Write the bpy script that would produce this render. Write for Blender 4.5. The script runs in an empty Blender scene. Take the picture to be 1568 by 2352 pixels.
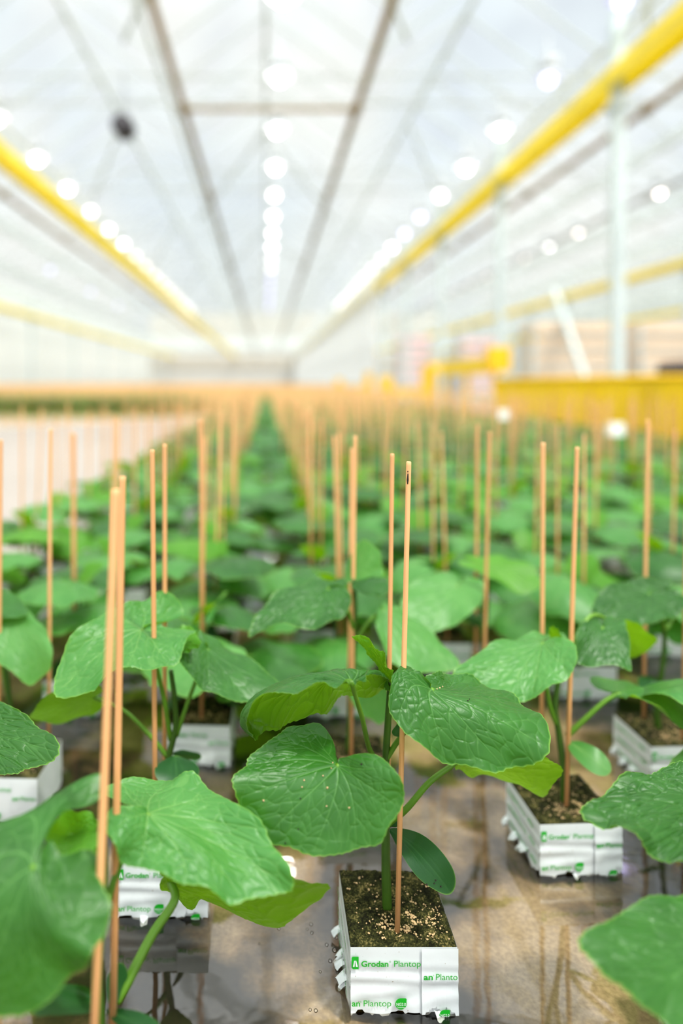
import bpy, bmesh, math, random
import numpy as np
from mathutils import Vector, Matrix, Euler

random.seed(7)
rng = np.random.default_rng(7)
scene = bpy.context.scene
COL = scene.collection
PI = math.pi

# ------------------------------------------------------------------ camera geometry
F = 1568.0            # focal length in pixels (24 mm lens on a 24 mm wide frame)
VX, VY = 610.0, 880.0  # where the rows run together
HC = 0.60             # eye height above the flooded floor

def W(px, py, Y):
    """point at distance Y seen at pixel (px, py)"""
    return np.array([(px - VX) / F * Y, Y, HC - (py - VY) / F * Y])

cam_data = bpy.data.cameras.new('camera')
cam = bpy.data.objects.new('camera', cam_data)
COL.objects.link(cam)
cam.location = (0, 0, HC)
cam.rotation_euler = (PI / 2, 0, 0)
cam_data.sensor_fit = 'HORIZONTAL'
cam_data.sensor_width = 24.0
cam_data.lens = 24.0
cam_data.shift_x = (784 - VX) / 2352.0 * (2352 / 1568)
cam_data.shift_y = -(1176 - VY) / 1568.0
cam_data.clip_start = 0.02
cam_data.clip_end = 600
cam_data.dof.use_dof = True
cam_data.dof.focus_distance = 0.665
cam_data.dof.aperture_fstop = 1.45
scene.camera = cam

# ------------------------------------------------------------------ small helpers
def link(o, parent=None):
    COL.objects.link(o)
    if parent is not None:
        o.parent = parent
    return o

def tag(o, label=None, cat=None, group=None, kind=None):
    if label: o['label'] = label
    if cat: o['category'] = cat
    if group: o['group'] = group
    if kind: o['kind'] = kind
    return o

def empty(name, loc, label=None, cat=None, group=None):
    o = bpy.data.objects.new(name, None)
    o.empty_display_size = 0.02
    o.location = loc
    link(o)
    return tag(o, label, cat, group)

def mesh_np(name, verts, faces, mats=(), midx=None, smooth=True):
    """verts (N,3); faces list of arrays (quads / tris) or one (M,k) array"""
    me = bpy.data.meshes.new(name)
    verts = np.asarray(verts, dtype=np.float32)
    if not isinstance(faces, list):
        faces = [faces]
    faces = [np.asarray(f, dtype=np.int32) for f in faces if len(f)]
    nl = sum(f.size for f in faces)
    npo = sum(len(f) for f in faces)
    me.vertices.add(len(verts)); me.loops.add(nl); me.polygons.add(npo)
    me.vertices.foreach_set('co', verts.ravel())
    me.loops.foreach_set('vertex_index', np.concatenate([f.ravel() for f in faces]))
    starts, tot, c = [], [], 0
    for f in faces:
        k = f.shape[1]
        starts.append(c + np.arange(len(f)) * k); tot.append(np.full(len(f), k)); c += f.size
    me.polygons.foreach_set('loop_start', np.concatenate(starts).astype(np.int32))
    if midx is not None:
        me.polygons.foreach_set('material_index', np.asarray(midx, dtype=np.int32))
    me.polygons.foreach_set('use_smooth', np.full(npo, smooth, dtype=bool))
    for m in mats: me.materials.append(m)
    me.update(calc_edges=True)
    return me

class MB:
    """collects boxes, tubes and grids into one mesh"""
    def __init__(s): s.v = []; s.q = []; s.t = []; s.n = 0; s.qm = []; s.tm = []
    def add(s, v, q=None, t=None, m=0):
        v = np.asarray(v, float).reshape(-1, 3)
        if q is not None and len(q): s.q.append(np.asarray(q) + s.n); s.qm.append(np.full(len(q), m))
        if t is not None and len(t): s.t.append(np.asarray(t) + s.n); s.tm.append(np.full(len(t), m))
        s.v.append(v); s.n += len(v)
        return s
    def box(s, lo, hi, m=0, rot=None, c=None):
        x0, y0, z0 = lo; x1, y1, z1 = hi
        v = np.array([[x0,y0,z0],[x1,y0,z0],[x1,y1,z0],[x0,y1,z0],[x0,y0,z1],[x1,y0,z1],[x1,y1,z1],[x0,y1,z1]], float)
        if rot is not None:
            cc = np.array(c if c is not None else v.mean(0)); R = np.array(rot)
            v = (v - cc) @ R.T + cc
        q = [[0,3,2,1],[4,5,6,7],[0,1,5,4],[1,2,6,5],[2,3,7,6],[3,0,4,7]]
        return s.add(v, q, m=m)
    def bar(s, a, b, w, h=None, m=0):
        a = Vector(a); b = Vector(b); h = h or w
        d = (b - a).normalized(); up = Vector((0,0,1)) if abs(d.z) < .95 else Vector((1,0,0))
        x = d.cross(up).normalized(); y = x.cross(d).normalized()
        v = []
        for p in (a, b):
            for sx, sy in ((-1,-1),(1,-1),(1,1),(-1,1)):
                v.append(p + x*sx*w/2 + y*sy*h/2)
        return s.add([list(p) for p in v], [[0,1,5,4],[1,2,6,5],[2,3,7,6],[3,0,4,7],[3,2,1,0],[4,5,6,7]], m=m)
    def tube(s, pts, rad, seg=10, cap=True, m=0, smoothn=0, ridge=0.0):
        pts = np.asarray(pts, float)
        rad = np.full(len(pts), rad) if np.isscalar(rad) else np.asarray(rad, float)
        if smoothn: pts, rad = spline(pts, rad, smoothn)
        n = len(pts)
        tan = np.gradient(pts, axis=0); tan /= np.linalg.norm(tan, axis=1)[:, None] + 1e-12
        ref = np.array([1.0, 0, 0]) if abs(tan[0][0]) < .8 else np.array([0, 1.0, 0])
        v = []
        for i in range(n):
            x = ref - tan[i] * ref.dot(tan[i]); x /= np.linalg.norm(x); ref = x
            y = np.cross(tan[i], x)
            a = np.arange(seg) / seg * 2 * PI
            r = rad[i] * (1 + ridge * np.cos(a * 5))
            v.append(pts[i] + np.outer(np.cos(a) * r, x) + np.outer(np.sin(a) * r, y))
        v = np.concatenate(v)
        i, j = np.meshgrid(np.arange(n - 1), np.arange(seg), indexing='ij')
        j2 = (j + 1) % seg
        q = np.stack([i*seg + j, i*seg + j2, (i+1)*seg + j2, (i+1)*seg + j], -1).reshape(-1, 4)
        t = None
        if cap:
            v = np.concatenate([v, pts[:1], pts[-1:]])
            a = np.arange(seg); a2 = (a + 1) % seg
            t = np.concatenate([np.stack([a2, a, np.full(seg, n*seg)], -1),
                                np.stack([(n-1)*seg + a, (n-1)*seg + a2, np.full(seg, n*seg + 1)], -1)])
        return s.add(v, q, t, m)
    def arrays(s):
        v = np.concatenate(s.v)
        fs, mi = [], []
        if s.q: fs.append(np.concatenate(s.q)); mi.append(np.concatenate(s.qm))
        if s.t: fs.append(np.concatenate(s.t)); mi.append(np.concatenate(s.tm))
        return v, fs, np.concatenate(mi)
    def mesh(s, name, mats, smooth=False, off=None):
        v, fs, mi = s.arrays()
        if off is not None: v = v - np.asarray(off)
        return mesh_np(name, v, fs, mats if isinstance(mats, (list, tuple)) else [mats], mi, smooth)
    def build(s, name, mats, parent=None, smooth=False, off=None):
        return link(bpy.data.objects.new(name, s.mesh(name, mats, smooth, off)), parent)

def spline(pts, rad, n):
    """Catmull-Rom through the points"""
    P = np.vstack([2*pts[0]-pts[1], pts, 2*pts[-1]-pts[-2]])
    R = np.concatenate([[rad[0]], rad, [rad[-1]]])
    out, ro = [], []
    for i in range(1, len(P) - 2):
        for k in range(n):
            t = k / n
            out.append(.5*((2*P[i]) + (-P[i-1]+P[i+1])*t + (2*P[i-1]-5*P[i]+4*P[i+1]-P[i+2])*t*t + (-P[i-1]+3*P[i]-3*P[i+1]+P[i+2])*t**3))
            ro.append(R[i]*(1-t) + R[i+1]*t)
    out.append(P[-2]); ro.append(R[-2])
    return np.array(out), np.array(ro)

# ------------------------------------------------------------------ materials
def new_mat(name):
    m = bpy.data.materials.new(name); m.use_nodes = True
    nt = m.node_tree; nt.nodes.clear()
    out = nt.nodes.new('ShaderNodeOutputMaterial')
    return m, nt, out

def N(nt, typ, **kw):
    n = nt.nodes.new(typ)
    for k, v in kw.items():
        if k.startswith('i_'):
            n.inputs[k[2:].replace('_', ' ')].default_value = v
        else:
            setattr(n, k, v)
    return n

def c4(r, g, b): return (r, g, b, 1.0)

def srgb(r, g, b):
    f = lambda c: c/12.92 if c <= .04045 else ((c + .055)/1.055)**2.4
    return c4(f(r/255), f(g/255), f(b/255))

def simple(name, col, rough=.5, metal=0.0, noise=0.0, nscale=20, spec=.5, bump=0.0):
    m, nt, out = new_mat(name)
    b = N(nt, 'ShaderNodeBsdfPrincipled')
    b.inputs['Roughness'].default_value = rough
    b.inputs['Metallic'].default_value = metal
    b.inputs['Specular IOR Level'].default_value = spec
    if noise or bump:
        tc = N(nt, 'ShaderNodeTexCoord')
        nz = N(nt, 'ShaderNodeTexNoise'); nz.inputs['Scale'].default_value = nscale; nz.inputs['Detail'].default_value = 4
        nt.links.new(tc.outputs['Object'], nz.inputs['Vector'])
        mx = N(nt, 'ShaderNodeMix', data_type='RGBA')
        mx.inputs[6].default_value = c4(*[c*(1-noise) for c in col[:3]])
        mx.inputs[7].default_value = c4(*[min(1, c*(1+noise)) for c in col[:3]])
        nt.links.new(nz.outputs['Fac'], mx.inputs[0]); nt.links.new(mx.outputs[2], b.inputs['Base Color'])
        if bump:
            bp = N(nt, 'ShaderNodeBump'); bp.inputs['Strength'].default_value = bump; bp.inputs['Distance'].default_value = .002
            nt.links.new(nz.outputs['Fac'], bp.inputs['Height']); nt.links.new(bp.outputs[0], b.inputs['Normal'])
    else:
        b.inputs['Base Color'].default_value = col
    nt.links.new(b.outputs[0], out.inputs[0])
    return m

def leaf_material(name, dark, light, veincol, back, trans, rough=.42, tw=.28):
    m, nt, out = new_mat(name)
    L = nt.links.new
    vein = N(nt, 'ShaderNodeAttribute', attribute_name='vein')
    edge = N(nt, 'ShaderNodeAttribute', attribute_name='edge')
    tc = N(nt, 'ShaderNodeTexCoord')
    nz = N(nt, 'ShaderNodeTexNoise'); nz.inputs['Scale'].default_value = 28; nz.inputs['Detail'].default_value = 5
    L(tc.outputs['Object'], nz.inputs['Vector'])
    fine = N(nt, 'ShaderNodeTexNoise'); fine.inputs['Scale'].default_value = 900; fine.inputs['Detail'].default_value = 2
    L(tc.outputs['Object'], fine.inputs['Vector'])
    oi = N(nt, 'ShaderNodeObjectInfo')
    rm = N(nt, 'ShaderNodeMapRange'); rm.inputs[1].default_value = .3; rm.inputs[2].default_value = .7
    L(nz.outputs['Fac'], rm.inputs[0])
    ad = N(nt, 'ShaderNodeMath', operation='MULTIPLY_ADD'); ad.inputs[1].default_value = .5; L(oi.outputs['Random'], ad.inputs[0])
    sub = N(nt, 'ShaderNodeMath', operation='MULTIPLY'); sub.inputs[1].default_value = .5; L(rm.outputs[0], sub.inputs[0]); L(sub.outputs[0], ad.inputs[2])
    m1 = N(nt, 'ShaderNodeMix', data_type='RGBA'); m1.inputs[6].default_value = dark; m1.inputs[7].default_value = light
    L(ad.outputs[0], m1.inputs[0])
    m2 = N(nt, 'ShaderNodeMix', data_type='RGBA'); m2.inputs[7].default_value = veincol
    L(m1.outputs[2], m2.inputs[6]); L(vein.outputs['Fac'], m2.inputs[0])
    m2b = N(nt, 'ShaderNodeMix', data_type='RGBA'); m2b.inputs[7].default_value = c4(.22, .40, .07)
    L(m2.outputs[2], m2b.inputs[6]); L(edge.outputs['Fac'], m2b.inputs[0])
    geo = N(nt, 'ShaderNodeNewGeometry')
    m3 = N(nt, 'ShaderNodeMix', data_type='RGBA'); m3.inputs[7].default_value = back
    L(geo.outputs['Backfacing'], m3.inputs[0]); L(m2b.outputs[2], m3.inputs[6])
    b = N(nt, 'ShaderNodeBsdfPrincipled'); b.inputs['Roughness'].default_value = rough
    b.inputs['Specular IOR Level'].default_value = .36
    b.inputs['Sheen Weight'].default_value = .05; b.inputs['Sheen Roughness'].default_value = .4
    L(m3.outputs[2], b.inputs['Base Color'])
    bp = N(nt, 'ShaderNodeBump'); bp.inputs['Strength'].default_value = .18; bp.inputs['Distance'].default_value = .0006
    L(fine.outputs['Fac'], bp.inputs['Height']); L(bp.outputs[0], b.inputs['Normal'])
    t = N(nt, 'ShaderNodeBsdfTranslucent')
    m4 = N(nt, 'ShaderNodeMix', data_type='RGBA'); m4.inputs[6].default_value = trans
    m4.inputs[7].default_value = c4(trans[0]*.6, trans[1]*.55, trans[2]); L(vein.outputs['Fac'], m4.inputs[0])
    L(m4.outputs[2], t.inputs['Color'])
    mix = N(nt, 'ShaderNodeMixShader'); mix.inputs[0].default_value = tw
    L(b.outputs[0], mix.inputs[1]); L(t.outputs[0], mix.inputs[2]); L(mix.outputs[0], out.inputs[0])
    return m

M = {}
M['leaf'] = leaf_material('leaf_green', c4(.011,.066,.009), c4(.036,.145,.022), c4(.11,.26,.07), c4(.08,.19,.010), c4(.22,.47,.004), .35)
M['leaf_pale_sheen'] = leaf_material('leaf_pale_sheen_green', c4(.042,.170,.034), c4(.095,.268,.064), c4(.20,.37,.11), c4(.11,.25,.02), c4(.30,.62,.01), .36)  # pale green base also carries light sheen painted into the leaf colour
M['leaf_young'] = leaf_material('leaf_young_green', c4(.055,.20,.012), c4(.10,.30,.03), c4(.20,.38,.05), c4(.13,.28,.010), c4(.25,.48,.004), .42, .36)
M['cotyledon'] = leaf_material('cotyledon_green', c4(.008,.055,.014), c4(.018,.085,.022), c4(.04,.13,.035), c4(.08,.20,.04), c4(.2,.45,.03), .40, .15)
M['stem'] = simple('stem_green', c4(.045,.105,.008), .45, noise=.25, nscale=60)
M['petiole'] = simple('petiole_green', c4(.10,.22,.015), .45, noise=.2, nscale=60)

def stake_mat():
    m, nt, out = new_mat('stake_wood'); L = nt.links.new
    tc = N(nt, 'ShaderNodeTexCoord'); mp = N(nt, 'ShaderNodeMapping'); mp.inputs['Scale'].default_value = (900, 900, 14)
    L(tc.outputs['Object'], mp.inputs[0])
    nz = N(nt, 'ShaderNodeTexNoise'); nz.inputs['Scale'].default_value = 1; nz.inputs['Detail'].default_value = 3; L(mp.outputs[0], nz.inputs[0])
    oi = N(nt, 'ShaderNodeObjectInfo')
    mx = N(nt, 'ShaderNodeMix', data_type='RGBA'); mx.inputs[6].default_value = c4(.60,.30,.12); mx.inputs[7].default_value = c4(.80,.47,.23)
    L(nz.outputs['Fac'], mx.inputs[0])
    mx2 = N(nt, 'ShaderNodeMix', data_type='RGBA', blend_type='MULTIPLY'); mx2.inputs[0].default_value = 1
    cr = N(nt, 'ShaderNodeValToRGB'); cr.color_ramp.elements[0].color = c4(.80,.74,.68); cr.color_ramp.elements[1].color = c4(1,1,1)
    L(oi.outputs['Random'], cr.inputs[0]); L(mx.outputs[2], mx2.inputs[6]); L(cr.outputs[0], mx2.inputs[7])
    b = N(nt, 'ShaderNodeBsdfPrincipled'); b.inputs['Roughness'].default_value = .5
    L(mx2.outputs[2], b.inputs['Base Color']); L(b.outputs[0], out.inputs[0])
    return m
M['stake'] = stake_mat()

def film_mat():
    m, nt, out = new_mat('white_film'); L = nt.links.new
    tc = N(nt, 'ShaderNodeTexCoord')
    nz = N(nt, 'ShaderNodeTexNoise'); nz.inputs['Scale'].default_value = 45; nz.inputs['Detail'].default_value = 3; L(tc.outputs['Object'], nz.inputs[0])
    sp = N(nt, 'ShaderNodeTexNoise'); sp.inputs['Scale'].default_value = 420; sp.inputs['Detail'].default_value = 1; L(tc.outputs['Object'], sp.inputs[0])
    cr = N(nt, 'ShaderNodeValToRGB'); cr.color_ramp.elements[0].position = .74; cr.color_ramp.elements[0].color = c4(.70,.73,.73)
    cr.color_ramp.elements[1].position = .80; cr.color_ramp.elements[1].color = c4(.35,.30,.22); L(sp.outputs['Fac'], cr.inputs[0])
    b = N(nt, 'ShaderNodeBsdfPrincipled'); b.inputs['Roughness'].default_value = .38
    L(cr.outputs[0], b.inputs['Base Color'])
    bp = N(nt, 'ShaderNodeBump'); bp.inputs['Strength'].default_value = .35; bp.inputs['Distance'].default_value = .002
    L(nz.outputs['Fac'], bp.inputs['Height']); L(bp.outputs[0], b.inputs['Normal'])
    t = N(nt, 'ShaderNodeBsdfTranslucent'); t.inputs['Color'].default_value = c4(.8,.82,.82)
    mix = N(nt, 'ShaderNodeMixShader'); mix.inputs[0].default_value = .12
    L(b.outputs[0], mix.inputs[1]); L(t.outputs[0], mix.inputs[2]); L(mix.outputs[0], out.inputs[0])
    return m
M['film'] = film_mat()
M['print'] = simple('green_print', srgb(28,160,40), .4)
M['print_white'] = simple('white_print', c4(.8,.82,.82), .4)

def moss_mat():
    m, nt, out = new_mat('moss_top'); L = nt.links.new
    tc = N(nt, 'ShaderNodeTexCoord')
    a = N(nt, 'ShaderNodeTexNoise'); a.inputs['Scale'].default_value = 70; a.inputs['Detail'].default_value = 6; a.inputs['Roughness'].default_value = .65; L(tc.outputs['Object'], a.inputs[0])
    d = N(nt, 'ShaderNodeTexNoise'); d.inputs['Scale'].default_value = 500; d.inputs['Detail'].default_value = 3; L(tc.outputs['Object'], d.inputs[0])
    cr = N(nt, 'ShaderNodeValToRGB'); e = cr.color_ramp.elements
    e[0].position = .40; e[0].color = c4(.010,.010,.004); e[1].position = .66; e[1].color = c4(.24,.19,.075)
    x = e.new(.53); x.color = c4(.040,.042,.013)
    ad = N(nt, 'ShaderNodeMath', operation='MULTIPLY_ADD'); ad.inputs[1].default_value = .45; L(d.outputs['Fac'], ad.inputs[0])
    ml = N(nt, 'ShaderNodeMath', operation='MULTIPLY'); ml.inputs[1].default_value = .55; L(a.outputs['Fac'], ml.inputs[0]); L(ml.outputs[0], ad.inputs[2])
    L(ad.outputs[0], cr.inputs[0])
    b = N(nt, 'ShaderNodeBsdfPrincipled'); b.inputs['Roughness'].default_value = .9; b.inputs['Specular IOR Level'].default_value = .15
    L(cr.outputs[0], b.inputs['Base Color'])
    bp = N(nt, 'ShaderNodeBump'); bp.inputs['Strength'].default_value = .9; bp.inputs['Distance'].default_value = .002
    L(d.outputs['Fac'], bp.inputs['Height']); L(bp.outputs[0], b.inputs['Normal']); L(b.outputs[0], out.inputs[0])
    return m
M['moss'] = moss_mat()
M['grit'] = simple('tan_grit', c4(.46,.32,.17), .8, noise=.35, nscale=150)
M['dark'] = simple('dark_speck', c4(.02,.015,.01), .8)

def floor_mat():
    m, nt, out = new_mat('stained_concrete'); L = nt.links.new
    tc = N(nt, 'ShaderNodeTexCoord')
    a = N(nt, 'ShaderNodeTexNoise'); a.inputs['Scale'].default_value = 4.5; a.inputs['Detail'].default_value = 4; a.inputs['Roughness'].default_value = .5; L(tc.outputs['Object'], a.inputs[0])
    d = N(nt, 'ShaderNodeTexNoise'); d.inputs['Scale'].default_value = 190; d.inputs['Detail'].default_value = 4; L(tc.outputs['Object'], d.inputs[0])
    cr = N(nt, 'ShaderNodeValToRGB'); e = cr.color_ramp.elements
    e[0].position = .45; e[0].color = c4(.030,.020,.009); e[1].position = .57; e[1].color = c4(.46,.33,.19)
    x = e.new(.505); x.color = c4(.19,.125,.062)
    L(a.outputs['Fac'], cr.inputs[0])
    mx = N(nt, 'ShaderNodeMix', data_type='RGBA', blend_type='MULTIPLY'); mx.inputs[0].default_value = .6
    cr2 = N(nt, 'ShaderNodeValToRGB'); cr2.color_ramp.elements[0].position = .3; cr2.color_ramp.elements[0].color = c4(.45,.42,.4); cr2.color_ramp.elements[1].position = .65; cr2.color_ramp.elements[1].color = c4(1,1,1)
    L(d.outputs['Fac'], cr2.inputs[0]); L(cr.outputs[0], mx.inputs[6]); L(cr2.outputs[0], mx.inputs[7])
    b = N(nt, 'ShaderNodeBsdfPrincipled'); b.inputs['Roughness'].default_value = .8
    L(mx.outputs[2], b.inputs['Base Color']); L(b.outputs[0], out.inputs[0])
    return m
M['floor'] = floor_mat()
M['path'] = simple('pale_dry_concrete', srgb(150,142,134), .85, noise=.05, nscale=3)

def water_mat():
    m, nt, out = new_mat('shallow_water'); L = nt.links.new
    tc = N(nt, 'ShaderNodeTexCoord')
    nz = N(nt, 'ShaderNodeTexNoise'); nz.inputs['Scale'].default_value = 26; nz.inputs['Detail'].default_value = 2; L(tc.outputs['Object'], nz.inputs[0])
    bp = N(nt, 'ShaderNodeBump'); bp.inputs['Strength'].default_value = .05; bp.inputs['Distance'].default_value = .004
    L(nz.outputs['Fac'], bp.inputs['Height'])
    fr = N(nt, 'ShaderNodeFresnel'); fr.inputs['IOR'].default_value = 1.38
    L(bp.outputs[0], fr.inputs['Normal'])
    g = N(nt, 'ShaderNodeBsdfGlossy'); g.inputs['Roughness'].default_value = .015; g.inputs['Color'].default_value = c4(1,1,1)
    L(bp.outputs[0], g.inputs['Normal'])
    t = N(nt, 'ShaderNodeBsdfTransparent'); t.inputs['Color'].default_value = c4(.93,.92,.88)
    boost = N(nt, 'ShaderNodeMath', operation='MULTIPLY_ADD'); boost.inputs[1].default_value = 1.35; boost.inputs[2].default_value = .045; boost.use_clamp = True
    L(fr.outputs[0], boost.inputs[0])
    mix = N(nt, 'ShaderNodeMixShader'); L(boost.outputs[0], mix.inputs[0]); L(t.outputs[0], mix.inputs[1]); L(g.outputs[0], mix.inputs[2])
    L(mix.outputs[0], out.inputs[0])
    return m
M['water'] = water_mat()

def glass_mat():
    m, nt, out = new_mat('hazy_roof_glass'); L = nt.links.new
    tc = N(nt, 'ShaderNodeTexCoord')
    nz = N(nt, 'ShaderNodeTexNoise'); nz.inputs['Scale'].default_value = .8; nz.inputs['Detail'].default_value = 3; L(tc.outputs['Object'], nz.inputs[0])
    mr = N(nt, 'ShaderNodeMapRange'); mr.inputs[1].default_value = .35; mr.inputs[2].default_value = .65; mr.inputs[3].default_value = .03; mr.inputs[4].default_value = .20; L(nz.outputs['Fac'], mr.inputs[0])
    t = N(nt, 'ShaderNodeBsdfTransparent'); t.inputs['Color'].default_value = c4(.97,.98,.965)
    d = N(nt, 'ShaderNodeBsdfTranslucent'); d.inputs['Color'].default_value = c4(.40,.44,.44)  # milky share paints a white haze into the panes
    mix = N(nt, 'ShaderNodeMixShader'); L(mr.outputs[0], mix.inputs[0]); L(t.outputs[0], mix.inputs[1]); L(d.outputs[0], mix.inputs[2])
    L(mix.outputs[0], out.inputs[0])
    return m
M['glass'] = glass_mat()
M['alu'] = simple('pale_aluminium', srgb(196,204,204), .5)
M['white_paint'] = simple('white_paint', srgb(204,214,213), .6)
M['brown_rail'] = simple('brown_rail', srgb(150,124,82), .6)
M['grey_rail'] = simple('grey_rail', srgb(165,165,158), .6)
M['yellow'] = simple('yellow_paint', c4(1,.66,.035), .5)
M['yellow_deep'] = simple('yellow_deep', c4(.96,.56,.008), .5)

M['haze_white'] = simple('far_wall_haze_white', srgb(232,234,230), .8)  # wall colours paled so that distance haze is painted in
M['haze_beige'] = simple('far_wall_haze_beige', srgb(196,190,178), .8)
M['haze_grey'] = simple('far_wall_haze_grey', srgb(212,210,204), .8)
M['peach'] = simple('peach_board', srgb(236,208,178), .7, noise=.08, nscale=2)
M['pink'] = simple('pink_film', srgb(240,206,204), .7)
M['card'] = simple('white_card', c4(.85,.85,.84), .5)
M['motor'] = simple('dark_motor', srgb(70,66,70), .5)
M['housing'] = simple('lamp_housing', srgb(205,208,210), .4)

def bar_mat():
    m, nt, out = new_mat('white_roof_bar')
    d = N(nt, 'ShaderNodeBsdfDiffuse'); d.inputs[0].default_value = c4(.84,.87,.84)
    t = N(nt, 'ShaderNodeBsdfTranslucent'); t.inputs[0].default_value = c4(.58,.60,.58)
    mix = N(nt, 'ShaderNodeMixShader'); mix.inputs[0].default_value = .55
    nt.links.new(d.outputs[0], mix.inputs[1]); nt.links.new(t.outputs[0], mix.inputs[2]); nt.links.new(mix.outputs[0], out.inputs[0])
    return m
M['bar'] = bar_mat()
def sheet_mat(name, col, f):
    m, nt, out = new_mat(name)
    d = N(nt, 'ShaderNodeBsdfPrincipled'); d.inputs['Base Color'].default_value = col; d.inputs['Roughness'].default_value = .5
    t = N(nt, 'ShaderNodeBsdfTranslucent'); t.inputs[0].default_value = col
    mix = N(nt, 'ShaderNodeMixShader'); mix.inputs[0].default_value = f
    nt.links.new(d.outputs[0], mix.inputs[1]); nt.links.new(t.outputs[0], mix.inputs[2]); nt.links.new(mix.outputs[0], out.inputs[0])
    return m
M['curtain'] = sheet_mat('white_screen_cloth', c4(.93,.95,.95), .5)
M['yellow_sheet'] = sheet_mat('yellow_sheet', c4(1,.79,.05), .55)
M['yellow_beam'] = sheet_mat('yellow_beam_sheet', c4(1,.88,.17), .5)
M['stake_far'] = simple('distant_stake_wood', c4(.88,.53,.25), .6)
def emit(name, col, s):
    m, nt, out = new_mat(name)
    e = N(nt, 'ShaderNodeEmission'); e.inputs[0].default_value = col; e.inputs[1].default_value = s
    nt.links.new(e.outputs[0], out.inputs[0]); m.cycles.emission_sampling = 'NONE'; return m
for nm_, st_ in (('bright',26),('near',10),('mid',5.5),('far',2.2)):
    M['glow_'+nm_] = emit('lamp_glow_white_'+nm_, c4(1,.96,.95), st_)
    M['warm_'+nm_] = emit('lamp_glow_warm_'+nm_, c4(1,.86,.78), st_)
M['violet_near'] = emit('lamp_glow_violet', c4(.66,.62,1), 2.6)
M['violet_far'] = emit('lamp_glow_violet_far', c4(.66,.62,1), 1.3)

def tor(name, a, b):
    return M[name]

# ------------------------------------------------------------------ leaf shapes
_PHI = np.radians([0, 12, 25, 40, 52, 68, 85, 105, 125, 142, 156, 168, 175, 180])
_RAD = np.array([1.0, .955, .90, .895, .855, .84, .845, .80, .755, .70, .60, .43, .24, .04])
def outline(phi, kind='leaf'):
    a = np.abs(phi)
    if kind == 'leaf':
        return np.interp(a, _PHI, _RAD)
    # oval seed leaf standing on its base
    x, y0, A, B = np.sin(a), 0.47, .53, .30
    c, s = np.cos(a), np.sin(a)
    qa = (s/B)**2 + (c/A)**2; qb = -2*y0*c/A**2; qc = (y0/A)**2 - 1
    return (-qb + np.sqrt(np.maximum(qb*qb - 4*qa*qc, 0))) / (2*qa)

def smooth_outline(phi, kind):
    if kind != 'leaf': return outline(phi, kind)
    w = np.radians(4.0); tot = 0; out = 0
    for k, g in ((-2,.1),(-1,.23),(0,.34),(1,.23),(2,.1)):
        out = out + g*outline(np.clip(phi + k*w*np.clip((PI-np.abs(phi))/.3,0,1), -PI, PI)); tot += g
    return out / tot

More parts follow.
